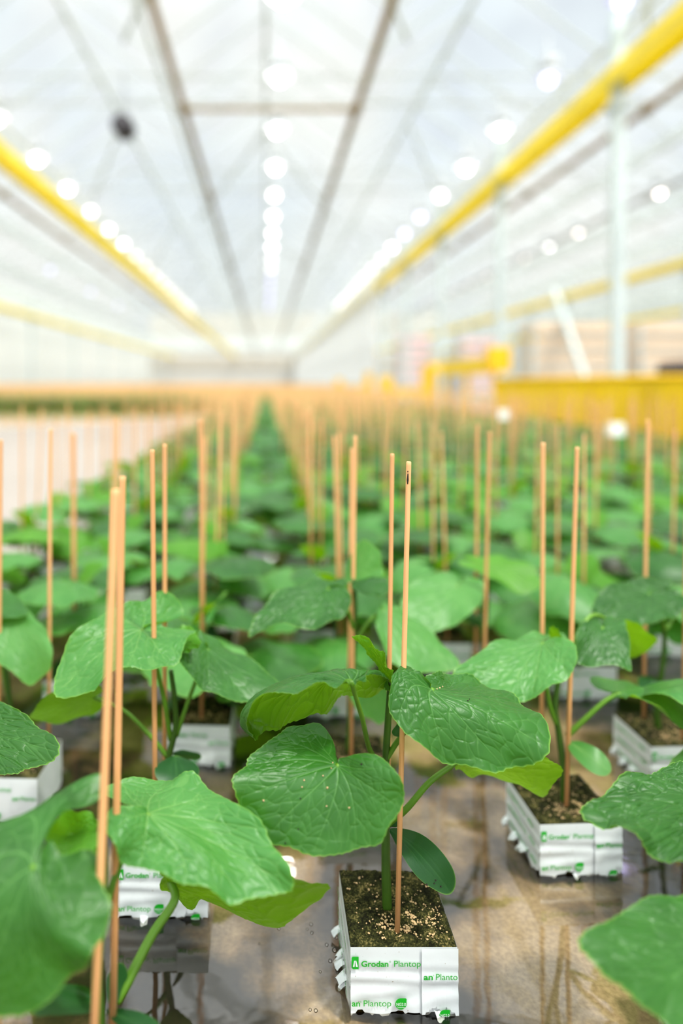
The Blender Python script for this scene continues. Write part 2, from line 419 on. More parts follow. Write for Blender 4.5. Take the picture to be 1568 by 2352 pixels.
_cache = {}
def unit_leaf(nphi, nr, kind='leaf', seed=0, teeth=.013):
    key = (nphi, nr, kind, seed)
    if key in _cache: return _cache[key]
    g = np.random.default_rng(seed + 11)
    phi = np.linspace(-PI, PI, nphi)
    rho = np.linspace(0, 1, nr) ** .85; rho[0] = .006
    r = smooth_outline(phi, kind)
    if kind == 'leaf' and nphi > 60:
        nt_ = 58
        saw = np.abs(((phi / (2*PI) * nt_ + .15*np.sin(phi*7)) % 1.0) - .5) * 2
        r = r * (1 + teeth * (saw - .5) * (np.abs(phi) < 2.9)) * (1 + .018*np.sin(phi*9 + seed) + .012*np.sin(phi*14 + seed*2))
    U = np.outer(rho, np.sin(phi) * r); V = np.outer(rho, np.cos(phi) * r)
    RHO = np.repeat(rho[:, None], nphi, 1)
    segs = []   # (p0, p1, strength, width)
    def path(p0, ang, ln, curve, st, w, n=5):
        p = np.array(p0, float); a = ang
        pts = [p.copy()]
        for i in range(n):
            p = p + ln/n*np.array([math.sin(a), math.cos(a)]); a += curve/n
            segs.append((pts[-1], p.copy(), st*(1 - .55*i/n), w*(1 - .45*i/n))); pts.append(p.copy())
        return pts
    if kind == 'leaf':
        for ai, ln in ((0,.96),(36,.85),(-37,.85),(72,.80),(-71,.80),(112,.72),(-113,.72),(150,.52),(-149,.52)):
            a = math.radians(ai + g.normal(0, 1.5)); sg = np.sign(ai) if ai else 0
            pts = path((0,0), a, ln, -sg*.28 + g.normal(0,.05), .85, .0068, 8)
            for fr in (.26,.48,.70):
                for sd in (-1, 1):
                    if abs(ai) > 140 and fr > .6: continue
                    k = fr + g.normal(0,.03) + .05*sd; q = np.array(pts); i = min(int(k*8), 7); p0 = q[i] + (q[i+1]-q[i])*(k*8-i)
                    d = q[i+1]-q[i]; aa = math.atan2(d[0], d[1])
                    path(p0, aa + sd*(.85+g.normal(0,.08)), ln*(.50-.34*fr)+.05, -sd*.55, .45, .0050, 5)
    else:
        path((0,0), 0, .93, .03, .8, .013, 8)
        for sd in (-1, 1):
            path((0,.03), sd*.32, .75, -sd*.55, .45, .009, 6)
            path((0,.12), sd*.6, .40, -sd*.6, .3, .008, 4)
    P = np.stack([U.ravel(), V.ravel()], 1)
    vein = np.zeros(len(P)); deep = np.zeros(len(P))
    big = nphi > 60
    if big:
        for p0, p1, st, w in segs:
            d = p1 - p0; L2 = d.dot(d) + 1e-12
            t = np.clip(((P - p0) @ d) / L2, 0, 1)
            ds = np.linalg.norm(P - (p0 + t[:, None]*d), axis=1)
            vein = np.maximum(vein, st*np.exp(-(ds/w)**2))
            deep = np.maximum(deep, st*np.exp(-(ds/(w*2.4))**1.5))
    bl = np.zeros(len(P)); ret = np.zeros(len(P))
    if big and kind == 'leaf':
        npt = 210
        pts = np.stack([g.uniform(-1,1,npt), g.uniform(-.75,1.05,npt)], 1)
        f1 = np.full(len(P), 9.0); f2 = np.full(len(P), 9.0)
        warp = P + .015*np.stack([np.sin(P[:,1]*31), np.sin(P[:,0]*29)], 1)
        for q in pts:
            ds = np.hypot(warp[:,0]-q[0], warp[:,1]-q[1])
            f2 = np.minimum(f2, np.maximum(f1, ds)); f1 = np.minimum(f1, ds)
        ret = np.exp(-((f2-f1)/.0075)**2); bl = np.sqrt(1 - np.exp(-((f2-f1)/.06)**1.5))
    gv = np.clip(vein + .30*ret*(RHO.ravel()), 0, 1)
    h = -.010*deep + .010*bl*np.clip(RHO.ravel()*1.5,0,1)
    i, j = np.meshgrid(np.arange(nr-1), np.arange(nphi-1), indexing='ij')
    # wound so that the upper side faces along +normal (u right, v up)
    q = np.stack([i*nphi+j, i*nphi+j+1, (i+1)*nphi+j+1, (i+1)*nphi+j], -1).reshape(-1,4)
    edge = .7*np.clip((RHO.ravel()-.984)/.014, 0, 1)
    _cache[key] = (P, RHO.ravel(), np.tile(phi, nr), gv, h, edge, q, (nr, nphi))
    return _cache[key]

def tps(src, dst):
    n = len(src)
    d = np.linalg.norm(src[:,None]-src[None], axis=2)
    K = np.where(d > 0, d*d*np.log(d + 1e-12), 0) + np.eye(n)*2e-4
    Pm = np.hstack([np.ones((n,1)), src])
    A = np.zeros((n+3, n+3)); A[:n,:n] = K; A[:n,n:] = Pm; A[n:,:n] = Pm.T
    sol = np.linalg.solve(A, np.vstack([dst, np.zeros((3,3))]))
    def f(p):
        d = np.linalg.norm(p[:,None]-src[None], axis=2)
        return np.where(d > 0, d*d*np.log(d + 1e-12), 0) @ sol[:n] + np.hstack([np.ones((len(p),1)), p]) @ sol[n:]
    return f

def set_attrs(me, vein, edge):
    for nm, a in (('vein', vein), ('edge', edge)):
        at = me.attributes.new(nm, 'FLOAT', 'POINT'); at.data.foreach_set('value', np.asarray(a, np.float32))

def grid_normals(X, shp):
    G = X.reshape(shp[0], shp[1], 3)
    du = np.gradient(G, axis=1); dr = np.gradient(G, axis=0)
    n = np.cross(du, dr)
    n /= np.linalg.norm(n, axis=2)[..., None] + 1e-12
    return n.reshape(-1, 3)

def fitted_leaf(parent, off, name, attach, pts, mat, res=(360,90), seed=0, amp=1.0, wave=.0, kind='leaf', inner=()):
    """attach=(px,py,Y); pts=[(angle round the leaf, px, py, Y)]; inner=[(rho, angle, px, py, Y)]"""
    P, RHO, PHI, gv, h, edge, q, shp = unit_leaf(res[0], res[1], kind, seed)
    src, dst = [(0, 0)], [W(*attach)]
    for a, px, py, Y in pts:
        ar = math.radians(a); r = float(smooth_outline(np.array([ar]), kind)[0])
        src.append((r*math.sin(ar), r*math.cos(ar))); dst.append(W(px, py, Y))
    for rho, a, px, py, Y in inner:
        ar = math.radians(a); r = rho*float(smooth_outline(np.array([ar]), kind)[0])
        src.append((r*math.sin(ar), r*math.cos(ar))); dst.append(W(px, py, Y))
    f = tps(np.array(src, float), np.array(dst))
    X = f(P)
    n = grid_normals(X, shp)
    size = np.linalg.norm(dst[1]-dst[0])
    hh = h*amp + wave*np.sin(PHI*8 + seed)*RHO**4
    fade = np.clip(RHO/.03, 0, 1)
    X = X + n*(hh*size*fade)[:,None]
    me = mesh_np(name, X - np.asarray(off), q, [mat])
    set_attrs(me, gv, edge)
    return link(bpy.data.objects.new(name, me), parent), dst[0]

def ptube(parent, off, name, pts, r0, r1, mat, seg=12, ridge=.06):
    w = np.array([W(*p) for p in pts]); rad = np.linspace(r0, r1, len(w))
    return MB().tube(w, rad, seg, smoothn=8, ridge=ridge).build(name, mat, parent, True, off)

# ------------------------------------------------------------------ growing block
BW = .100   # block side
BH = .066   # top of block above the water
def rot2(p, a):
    p = np.asarray(p, float).copy(); c, s = math.cos(a), math.sin(a)
    x = p[:,0]*c - p[:,1]*s; y = p[:,0]*s + p[:,1]*c
    p[:,0], p[:,1] = x, y
    return p

def moss_mesh(n, seed):
    g = np.random.default_rng(seed)
    x = np.linspace(-BW/2-.0004, BW/2+.0004, n)
    X, Y = np.meshgrid(x, x, indexing='ij')
    Z = g.normal(0, .00045 if n > 40 else 0, X.shape)
    for _ in range(14 if n > 40 else 3):
        kx, ky = g.normal(0, 260, 2); Z += .00035*np.sin(kx*X + ky*Y + g.uniform(0, 6))
    Z = BH + Z
    for e_ in (np.s_[0,:], np.s_[-1,:], np.s_[:,0], np.s_[:,-1]): Z[e_] = BH - .0022 + g.normal(0, .0005, n)
    v = np.stack([X, Y, Z], -1).reshape(-1,3)
    i, j = np.meshgrid(np.arange(n-1), np.arange(n-1), indexing='ij')
    q = np.stack([i*n+j, (i+1)*n+j, (i+1)*n+j+1, i*n+j+1], -1).reshape(-1,4)
    m = MB().add(v, q)
    b = BW/2 - .001
    m.box((-b,-b,.002), (b,b,BH-.002))
    return m.mesh('growing_block', M['moss'], n > 40)

def film_mesh(nu, nv, seed, flaps=True):
    """white film round the four sides, ragged at the foot, with an overlapping flap on the front"""
    g = np.random.default_rng(seed); mb = MB()
    def sheet(u0, u1, face, outset, rag, top=BH-.0010, crease=1.0):
        u = np.linspace(u0, u1, nu); t = np.linspace(0, 1, nv)
        # ragged foot
        foot = np.full(nu, .0015)
        if rag:
            s = g.uniform(u0, u1, 7)
            for c in s: foot += np.where(np.abs(u-c) < g.uniform(.003,.009), g.uniform(.001,.0035), 0)
        U, T = np.meshgrid(u, t, indexing='ij')
        Z = top + (foot[:,None] - top)*T
        D = np.full_like(U, BW/2 + outset)
        ph = g.uniform(0, 6)
        D += crease*(.0007*np.sin(Z*420 + 18*U + ph)*np.exp(-((Z-.036)/.012)**2) + .0006*np.sin(Z*300 - 60*U + ph)*np.exp(-((Z-.02)/.012)**2))
        D += .0010*np.sin(PI*np.clip((U+BW/2)/BW,0,1))*T*(1-T)*4*.7
        # stand off a little at the foot
        D += np.clip(.35 - Z/BH, 0, 1)*.004*(1 + .8*np.sin(U*190 + ph))*np.where(rag, 1, .5)
        v = np.stack([U, -D, Z], -1).reshape(-1,3)
        v = rot2(v, face*PI/2)
        i, j = np.meshgrid(np.arange(nu-1), np.arange(nv-1), indexing='ij')
        q = np.stack([i*nv+j, i*nv+j+1, (i+1)*nv+j+1, (i+1)*nv+j], -1).reshape(-1,4)
        mb.add(v, q)
    h = BW/2
    sheet(-h-.0006, h+.0006, 0, .0004, True)
    sheet(.0165, h+.0012, 0, .0022, True)
    for f in (1, 2, 3): sheet(-h-.0006, h+.0006, f, .0006, True)
    if flaps:
        for f in (0, 3, 3, 3, 3, 3, 3, 1, 2, 3):
            u = g.uniform(-h, h-.014); w = g.uniform(.006,.014); l = g.uniform(.006,.012); z = g.uniform(.002,.014) if f == 3 else .003
            k = 7; uu, tt = np.meshgrid(np.linspace(0,1,k), np.linspace(0,1,k), indexing='ij')
            X = u + w*uu*(1-.25*tt) + .002*tt; Dd = h + .001 + l*tt*.85 + .0015*np.sin(uu*5); Z = z + .003 - .006*tt*tt + .002*np.sin(uu*6+g.uniform(0,6))*tt
            Z = np.maximum(Z, .0012)
            v = rot2(np.stack([X, -Dd, Z], -1).reshape(-1,3), f*PI/2)
            i, j = np.meshgrid(np.arange(k-1), np.arange(k-1), indexing='ij')
            mb.add(v, np.stack([i*k+j, i*k+j+1, (i+1)*k+j+1, (i+1)*k+j], -1).reshape(-1,4))
    return mb.mesh('film_wrapper', M['film'], True)

_dg = None
def text_verts(s, bold):
    cu = bpy.data.curves.new('lettering', 'FONT'); cu.body = s; cu.size = 1.0; cu.resolution_u = 4
    cu.offset = .022 if bold else .002
    o = bpy.data.objects.new('lettering', cu); COL.objects.link(o)
    dg = bpy.context.evaluated_depsgraph_get(); dg.update()
    me = o.evaluated_get(dg).to_mesh()
    v = np.array([x.co[:] for x in me.vertices]); f = [list(p.vertices) for p in me.polygons]
    o.evaluated_get(dg).to_mesh_clear()
    bpy.data.objects.remove(o); bpy.data.curves.remove(cu)
    tri = []
    for p in f:
        for k in range(1, len(p)-1): tri.append([p[0], p[k], p[k+1]])
    return v, np.array(tri)

PX = 1/2420.0
def print_meshes():
    """green lettering and emblems on the front of the film (x, z in the plane, y outward)"""
    done = []
    mb = MB()
    def flush(name):
        nonlocal mb
        done.append((name, mb.mesh(name, [M['print'], M['print_white']], False))); mb = MB()
    def loc(px, py): return (px-926.5)*PX, BH + (2172-py)*PX
    def put(s, bold, x0, x1, ybase, cap, d, m=0):
        v, t = text_verts(s, bold)
        X0, Z0 = loc(x0, ybase); X1, _ = loc(x1, ybase)
        vx = v[:,0]; vx = (vx-vx.min())/(np.ptp(vx)+1e-9)*(X1-X0)+X0
        vz = v[:,1]*(cap*PX/.70)+Z0
        mb.add(np.stack([vx, np.full(len(v), -(BW/2+d)), vz], 1), t=t, m=m)
    def poly(pts, d, m=0):
        c = np.mean(pts, 0); P_ = [list(c)] + [list(p) for p in pts]; n = len(pts)
        v = [(x, -(BW/2+d), z) for x, z in (loc(*p) for p in P_)]
        mb.add(v, t=[[0, 1+(k+1)%n, 1+k] for k in range(n)], m=m)
    d0, d1 = .0026, .0042
    def logo(x0, y0, w, h, d):
        poly([(x0,y0+3),(x0+2,y0),(x0+w,y0),(x0+w,y0+h),(x0+3,y0+h),(x0,y0+h-4)], d)
        poly([(x0+w*.18,y0+h*.78),(x0+w*.36,y0+h*.28),(x0+w*.46,y0+h*.30),(x0+w*.40,y0+h*.78)], d+.0004, 1)
        poly([(x0+w*.52,y0+h*.30),(x0+w*.64,y0+h*.28),(x0+w*.88,y0+h*.78),(x0+w*.60,y0+h*.78)], d+.0004, 1)
    def badge(cx, cy, r, d, half=False):
        pts = []
        for k in range(28):
            a = k/28*2*PI
            x, y = cx + r*math.sin(a), cy - r*math.cos(a)
            if 0 < a < PI/2: x = cx + r*min(1, math.sin(a)*1.35); y = cy - r*min(1, math.cos(a)*1.35)
            if half: y = min(y, cy+3)
            pts.append((x, y))
        poly(pts, d)
        put('NG2.0', False, cx-r*.8, cx+r*.85, cy+3, 6.5, d+.0005, 1)
        if not half: put('Technology', False, cx-r*.7, cx+r*.7, cy+8, 2.6, d+.0005, 1)
    logo(806, 2192, 16, 29, d0); flush('logo_emblem')
    put('Grodan', True, 828, 890, 2215, 13, d0); put('\u00ae', False, 892, 896, 2206, 4.5, d0); put('Plantop', False, 903, 964, 2215, 14, d0); flush('printed_lettering')
    put('an', True, 970, 991, 2242, 13.5, d1); put('\u00ae', False, 991, 994, 2234, 4, d1); put('Planto', False, 998, 1047, 2242, 14, d1); flush('printed_lettering')
    put('an', True, 806, 825, 2303, 13.5, d0+.0012); put('\u00ae', False, 825, 828, 2295, 4, d0+.0012); put('Plantop', False, 833, 896, 2303, 14, d0+.0012); flush('printed_lettering')
    badge(918, 2297, 13, d0+.0014); flush('round_badge')
    badge(1017, 2319, 12, d1+.0014, True); flush('round_badge')
    return done

def side_print_mesh():
    """repeated lettering on the flank of the film"""
    mb = MB()
    for row, zz in ((0,.052),(1,.033),(2,.013)):
        for k, (s, b, x0, w) in enumerate((('Grodan',True,-.040,.026),('Plantop',False,-.011,.026),('NG2.0',True,.022,.016))):
            v, t = text_verts(s, b)
            vx = (v[:,0]-v[:,0].min())/(np.ptp(v[:,0])+1e-9)*w + x0 + row*.004
            p = np.stack([vx, np.full(len(v), -(BW/2+.0036)), v[:,1]*.0078+zz], 1)
            mb.add(rot2(p, 3*PI/2), t=t)
    return mb.mesh('printed_pattern', [M['print']], False)

PRINTS = print_meshes(); SIDEPRINT = side_print_mesh()
FILMS = [film_mesh(46, 30, 3+k) for k in range(3)]
FILM_LO = [film_mesh(10, 6, 20+k, False) for k in range(2)]
MOSS = moss_mesh(110, 1); MOSS_LO = moss_mesh(4, 2)

def grit_mesh(n, seed):
    g = np.random.default_rng(seed); mb = MB()
    bm = bmesh.new(); bmesh.ops.create_icosphere(bm, subdivisions=1, radius=1)
    base = np.array([v.co[:] for v in bm.verts]); tri = np.array([[v.index for v in f.verts] for f in bm.faces]); bm.free()
    for k in range(n):
        if k < n*.55: x, y = g.normal(.008,.017), g.normal(-.024,.010)
        elif k < n*.75: x, y = g.normal(.024,.017), g.normal(-.010,.018)
        else: x, y = g.uniform(-.046,.046), g.uniform(-.046,.046)
        if abs(x) > .047 or abs(y) > .047: continue
        r = g.uniform(.0003,.0008) if g.random() < .6 else g.uniform(.0008,.0015)
        v = base*(1+g.normal(0,.24,base.shape))*r*np.array([1,1,.8]) + [x, y, BH+r*.5]
        mb.add(v, t=tri)
    return mb.mesh('grit', M['grit'], False)
GRIT = grit_mesh(560, 5); GRIT_LO = grit_mesh(90, 6)

def child(name, me, parent, loc=(0,0,0), rz=0.0, sc=1.0):
    o = bpy.data.objects.new(name, me); o.location = loc; o.rotation_euler = (0,0,rz); o.scale = (sc,)*3
    return link(o, parent)

def add_block(root, rz, hi=True, film=0, with_print=True, side=True):
    b = child('growing_block', MOSS if hi else MOSS_LO, root, rz=rz)
    f = child('film_wrapper', FILMS[film % 3] if hi else FILM_LO[film % 2], b)
    f['label'] = 'white film wrapper'
    if with_print:
        for nm, me in PRINTS: child(nm, me, b)
        if side: child('printed_pattern', SIDEPRINT, b)
    g = child('grit', GRIT if hi else GRIT_LO, b); g['kind'] = 'stuff'
    return b

# ------------------------------------------------------------------ stakes
stake_count = 0
def stake(bottom, top, label, group='wooden stakes standing in the blocks', r=.0029, notch=None, seg=10):
    global stake_count
    b, t = np.asarray(bottom, float), np.asarray(top, float)
    d = t-b; ax = d/np.linalg.norm(d)
    pts = [b - ax*.012, b + d*.3, b + d*.65, t - ax*.004, t - ax*.0006, t]
    rr = [r, r, r*.98, r*.95, r*.93, r*.72]
    o = MB().tube(np.array(pts), rr, seg).build('wooden_stake', M['stake'], None, True, b)
    o.location = b
    tag(o, label, 'stake', group); stake_count += 1
    return o

# ------------------------------------------------------------------ procedural plants
def generic_leaf(nphi, nr, seed, size, pet, rise, droop, cup, a0, kind='leaf'):
    """leaf with its petiole, growing out along +x from the stem at the origin"""
    P, RHO, PHI, gv, h, edge, q, shp = unit_leaf(nphi, nr, kind, seed % 3)
    g = np.random.default_rng(seed)
    e = np.array([pet*math.cos(rise), 0, pet*math.sin(rise)])
    v = P[:,1]; u = P[:,0]
    vs = np.linspace(-.8, 1.05, 60); ang = a0 - droop*(vs+.1)
    dx = np.cos(ang); dz = np.sin(ang); st = vs[1]-vs[0]
    cx = np.concatenate([[0], np.cumsum((dx[1:]+dx[:-1])/2*st)]); cz = np.concatenate([[0], np.cumsum((dz[1:]+dz[:-1])/2*st)])
    i0 = np.interp(0, vs, cx); k0 = np.interp(0, vs, cz)
    x = np.interp(v, vs, cx)-i0; z = np.interp(v, vs, cz)-k0
    tilt = g.normal(0, .12)
    z = z - cup*np.abs(u)**1.8 + u*tilt + .035*np.sin(PHI*6+seed)*RHO**3
    X = np.stack([e[0]+x*size, -u*size, e[2]+z*size], 1)
    n = grid_normals(X, shp)
    X = X + n*(h*size*np.clip(RHO/.03,0,1))[:,None]
    mb = MB().add(X, q, m=0)
    nv = len(X)
    mb.tube(np.array([[0,0,0], e*.5+[0,0,pet*.06], e]), [.0022,.0019,.0015], 7, m=1, smoothn=4 if nphi > 60 else 1)
    return mb, gv, edge, nv

def generic_leaf_mesh(*a, mats=None):
    mb, gv, edge, nv = generic_leaf(*a)
    me = mb.mesh('leaf', mats or [M['leaf'], M['petiole']], True)
    tot = len(me.vertices)
    set_attrs(me, np.concatenate([gv, np.zeros(tot-nv)]), np.concatenate([edge, np.zeros(tot-nv)]))
    return me

def leaf_params(k):
    g = np.random.default_rng(100+k)
    return (k, g.uniform(.085,.112), g.uniform(.055,.095), g.uniform(.35,.75), g.uniform(.45,1.2), g.uniform(.15,.5), g.uniform(-.05,.35))
LIB = []
for k in range(9):
    mats = [M['leaf'] if k % 3 == 1 else (M['leaf_pale_sheen'] if k % 3 else M['leaf_pale_sheen'] if k else M['leaf_young']), M['petiole']]
    LIB.append(generic_leaf_mesh(150, 34, *leaf_params(k), mats=mats))
YOUNG = [generic_leaf_mesh(110, 22, 40+k, .042, .03, 1.1, .3, -.3, .9, mats=[M['leaf_young'], M['petiole']]) for k in range(3)]
SEED = [generic_leaf_mesh(90, 20, 50+k, .062, .012, .2, .9, .15, -.1, 'oval', mats=[M['cotyledon'], M['petiole']]) for k in range(2)]
STEM = MB().tube([[0,0,BH-.004],[.001,0,.10],[-.001,.001,.16],[.001,0,.205]], [.0046,.0042,.0034,.0022], 10, smoothn=4).mesh('stem', M['stem'], True)

def generic_parts(root, seed, n_leaves=5, az0=None, seed_leaves=True):
    g = np.random.default_rng(900+seed)
    child('stem', STEM, root)
    a = g.uniform(0, 2*PI) if az0 is None else az0
    hs = [.115,.145,.168,.188,.200]
    for i in range(n_leaves):
        child('leaf', LIB[int(g.integers(0, len(LIB)))], root, (0,0,hs[i]), a, g.uniform(.85,1.12)*(1-.06*max(0,i-2)))
        a += math.radians(137.5) + g.normal(0,.25)
    child('leaf', YOUNG[int(g.integers(0,3))], root, (0,0,.203), a)
    if seed_leaves:
        for s in (0, PI): child('cotyledon', SEED[int(g.integers(0,2))], root, (0,0,.098), a+s+.6)

# merged plants for the far rows
def merged_plant(seed, nphi, nr, n_leaves, block=True):
    g = np.random.default_rng(300+seed); mb = MB(); vein = []; edge = []
    def push(V, fs, mi, remap, vn, ed):
        mb.add(V, None)
        base = mb.n - len(V)
        for f in fs:
            k = f.shape[1]; (mb.q if k == 4 else mb.t).append(f+base)
        nq = sum(len(f) for f in fs if f.shape[1] == 4)
        if nq: mb.qm.append(np.array([remap[int(x)] for x in mi[:nq]]))
        if len(mi) > nq: mb.tm.append(np.array([remap[int(x)] for x in mi[nq:]]))
        vein.append(vn); edge.append(ed)
    a = g.uniform(0, 6.28)
    hs = [.115,.145,.168,.188,.200]
    for i in range(n_leaves):
        l, gv, eg, nv = generic_leaf(nphi, nr, *leaf_params(int(g.integers(0,40))))
        V, fs, mi = l.arrays(); V = rot2(V*g.uniform(.85,1.12), a) + [0,0,hs[i]]
        push(V, fs, mi, {0: 0 if g.random() < .6 else 3, 1: 1}, np.zeros(len(V)), np.zeros(len(V)))
        a += 2.4 + g.normal(0,.25)
    s = MB().tube([[0,0,.06],[0,0,.13],[0,0,.205]], [.0045,.004,.002], 5); V, fs, mi = s.arrays(); push(V, fs, mi, {0:1}, np.zeros(len(V)), np.zeros(len(V)))
    if block:
        b = MB(); h = BW/2; b.box((-h,-h,-.006),(h,h,BH-.002)); V, fs, mi = b.arrays(); push(V, fs, mi, {0:2}, np.zeros(len(V)), np.zeros(len(V)))
        b = MB(); b.box((-h+.001,-h+.001,BH-.004),(h-.001,h-.001,BH)); V, fs, mi = b.arrays(); push(V, fs, mi, {0:4}, np.zeros(len(V)), np.zeros(len(V)))
    return mb
PMATS = [M['leaf'], M['petiole'], M['film'], M['leaf_pale_sheen'], M['moss']]
MERGED = [merged_plant(k, 26, 7, 5).mesh('cucumber_seedling', PMATS, True) for k in range(7)]

def specks(leafobj, pts, mat, r, name):
    """little crumbs lying on a leaf, at the surface points seen at these pixels"""
    me = leafobj.data; n = len(me.vertices); co = np.empty(n*3, np.float32); me.vertices.foreach_get('co', co); co = co.reshape(-1,3)
    par = leafobj.parent; base = np.array(par.location)
    Wd = co + base
    px = VX + F*Wd[:,0]/Wd[:,1]; py = VY - F*(Wd[:,2]-HC)/Wd[:,1]
    bm = bmesh.new(); bmesh.ops.create_icosphere(bm, subdivisions=1, radius=1)
    v0 = np.array([v.co[:] for v in bm.verts]); t0 = np.array([[q.index for q in f.verts] for f in bm.faces]); bm.free()
    g = np.random.default_rng(3); mb = MB()
    for x, y in pts:
        i = int(np.argmin((px-x)**2+(py-y)**2))
        mb.add(v0*(1+g.normal(0,.2,v0.shape))*r*g.uniform(.7,1.2) + co[i] + [0,-r*.3,r*.4], t=t0)
    o = mb.build(name, mat, leafobj, False); o['kind'] = 'stuff'
    return o

# ================================================================== hand-placed plants
HI, MID = (640, 180), (260, 70)
def plant(x, y, label, rz=0.0, hi=True, film=0, wp=True, side=True):
    root = empty('cucumber_seedling', (x, y, 0), label, 'plant', 'cucumber seedlings in white blocks')
    add_block(root, rz, hi, film, wp, side)
    return root, (x, y, 0)

BLADE = 0
def leaf(rt, attach, pts, mat='leaf', res=HI, pet=None, seed=0, amp=1.0, wave=.02, kind='leaf', inner=(), name='leaf', pr=(.0030, .0019), label=None):
    root, off = rt
    o, _ = fitted_leaf(root, off, name, attach, pts, M[mat], res, seed, amp, wave, kind, inner)
    if label: o['label'] = label
    if pet:
        ptube(o, off, 'petiole', list(pet) + [(attach[0], attach[1], attach[2])], pr[0], pr[1], M['petiole'])
    return o

def stem(rt, pts, r0=.0048, r1=.0028):
    root, off = rt
    return ptube(root, off, 'stem', pts, r0, r1, M['stem'], 14, .09)

# ---- the sharp plant at the front -------------------------------------------------
H = plant(.1310, .698, 'sharpest cucumber seedling in front, its lettered white block bare on the wet floor', 0.0)
stem(H, [(889,2105,.695),(886,2000,.696),(885,1900,.698),(884,1790,.70),(888,1700,.70),(893,1620,.698),(897,1565,.694)])
# broad leaf facing the camera
lc = leaf(H, (773,1758,.612), [
    (0,615,1928,.584),(20,556,1872,.590),(38,535,1808,.594),(62,556,1762,.610),(88,592,1722,.624),(112,640,1684,.636),(138,690,1664,.645),(156,735,1664,.648),(168,764,1702,.636),(175,772,1735,.622),
    (-20,678,1956,.578),(-38,745,1964,.575),(-58,812,1956,.574),(-78,868,1934,.574),(-95,898,1898,.576),(-112,926,1838,.582),(-130,918,1785,.586),(-148,882,1744,.598),(-160,843,1731,.606),(-171,800,1738,.613)],
    'leaf', HI, [(889,1880,.694),(868,1850,.682),(815,1790,.640)], seed=1, amp=.85, wave=.012)
specks(lc, [(752,1810),(750,1852),(698,1793),(693,1808),(605,1840),(760,1765),(801,1856),(764,1752),(742,1782)], M['grit'], .0009, 'tan_crumbs')
specks(lc, [(830,1756),(685,1905),(655,1937),(690,1835)], M['dark'], .0008, 'dark_specks')
# blistered leaf beside the stake
ld = leaf(H, (993,1583,.660), [
    (0,1252,1728,.640),(15,1215,1762,.632),(30,1160,1770,.628),(45,1100,1764,.624),(62,1038,1760,.622),(80,975,1718,.622),(95,925,1682,.624),(112,898,1632,.630),(130,894,1578,.644),(148,903,1546,.655),(164,925,1527,.668),(175,958,1548,.665),
    (-8,1251,1680,.656),(-18,1244,1636,.676),(-32,1196,1614,.690),(-48,1172,1598,.704),(-64,1140,1580,.714),(-84,1090,1560,.718),(-108,1040,1546,.712),(-135,1005,1545,.692),(-160,985,1550,.682),(-173,976,1562,.672)],
    'leaf', HI, [(886,1745,.700),(915,1700,.698),(960,1640,.690)], seed=2, amp=.95, wave=.03, inner=[(.35,0,1078,1616,.650),(.68,0,1168,1666,.644)])
specks(ld, [(1010,1581),(1003,1583),(1016,1578)], M['grit'], .0009, 'tan_crumbs')
specks(ld, [(1075,1610),(1078,1606)], M['dark'], .0007, 'dark_specks')
# dome-shaped leaf seen from the edge
leaf(H, (806,1566,.618), [
    (0,580,1686,.650),(-13,563,1656,.630),(-25,580,1624,.617),(-40,625,1597,.607),(-58,680,1586,.600),(-80,735,1577,.598),(-105,775,1571,.600),(-130,812,1568,.603),(-150,838,1562,.610),(-168,838,1556,.620),
    (12,596,1687,.662),(25,618,1681,.674),(42,648,1668,.686),(60,700,1655,.694),(82,750,1632,.702),(105,792,1606,.706),(128,842,1596,.704),(146,886,1590,.696),(158,893,1562,.682),(168,874,1545,.664),(176,845,1547,.640)],
    'leaf', HI, [(884,1760,.700),(850,1725,.684),(830,1645,.650)], seed=0, amp=1.1, wave=.03,
    inner=[(.5,0,668,1556,.650),(.5,62,762,1543,.664),(.86,2,554,1664,.668),(.72,0,570,1612,.660),(.86,-12,556,1640,.645),(.5,115,818,1541,.654),(.5,-60,742,1563,.622)])
# folded young leaf at the tip
leaf(H, (897,1572,.692), [
    (0,815,1455,.682),(30,852,1472,.676),(60,876,1497,.676),(95,894,1532,.678),(140,903,1562,.684),
    (-30,838,1484,.690),(-60,860,1512,.694),(-95,876,1548,.698),(-140,888,1572,.698)],
    'leaf_young', MID, seed=2, amp=2.2, wave=.05)
leaf(H, (893,1585,.690), [
    (0,868,1545,.700),(60,880,1545,.69),(120,890,1565,.688),(-60,872,1562,.70),(-120,884,1580,.698)],
    'leaf_young', (110,24), seed=1, amp=2.0, wave=.06)
# lower leaf tucked under the blistered one, lit from above
leaf(H, (1062,1738,.690), [
    (0,1289,1775,.720),(-18,1268,1806,.742),(-30,1243,1831,.758),(-55,1190,1800,.770),(-85,1120,1786,.765),(-130,1060,1775,.735),(-160,1045,1755,.71),
    (22,1262,1742,.700),(50,1205,1700,.690),(85,1130,1672,.680),(130,1060,1690,.680),(160,1046,1720,.684)],
    'leaf_young', MID, [(893,1892,.697),(935,1856,.690),(985,1798,.688),(1035,1760,.688)], seed=1, amp=.6, pr=(.0034,.0024), label='yellow-green leaf lit through from above')
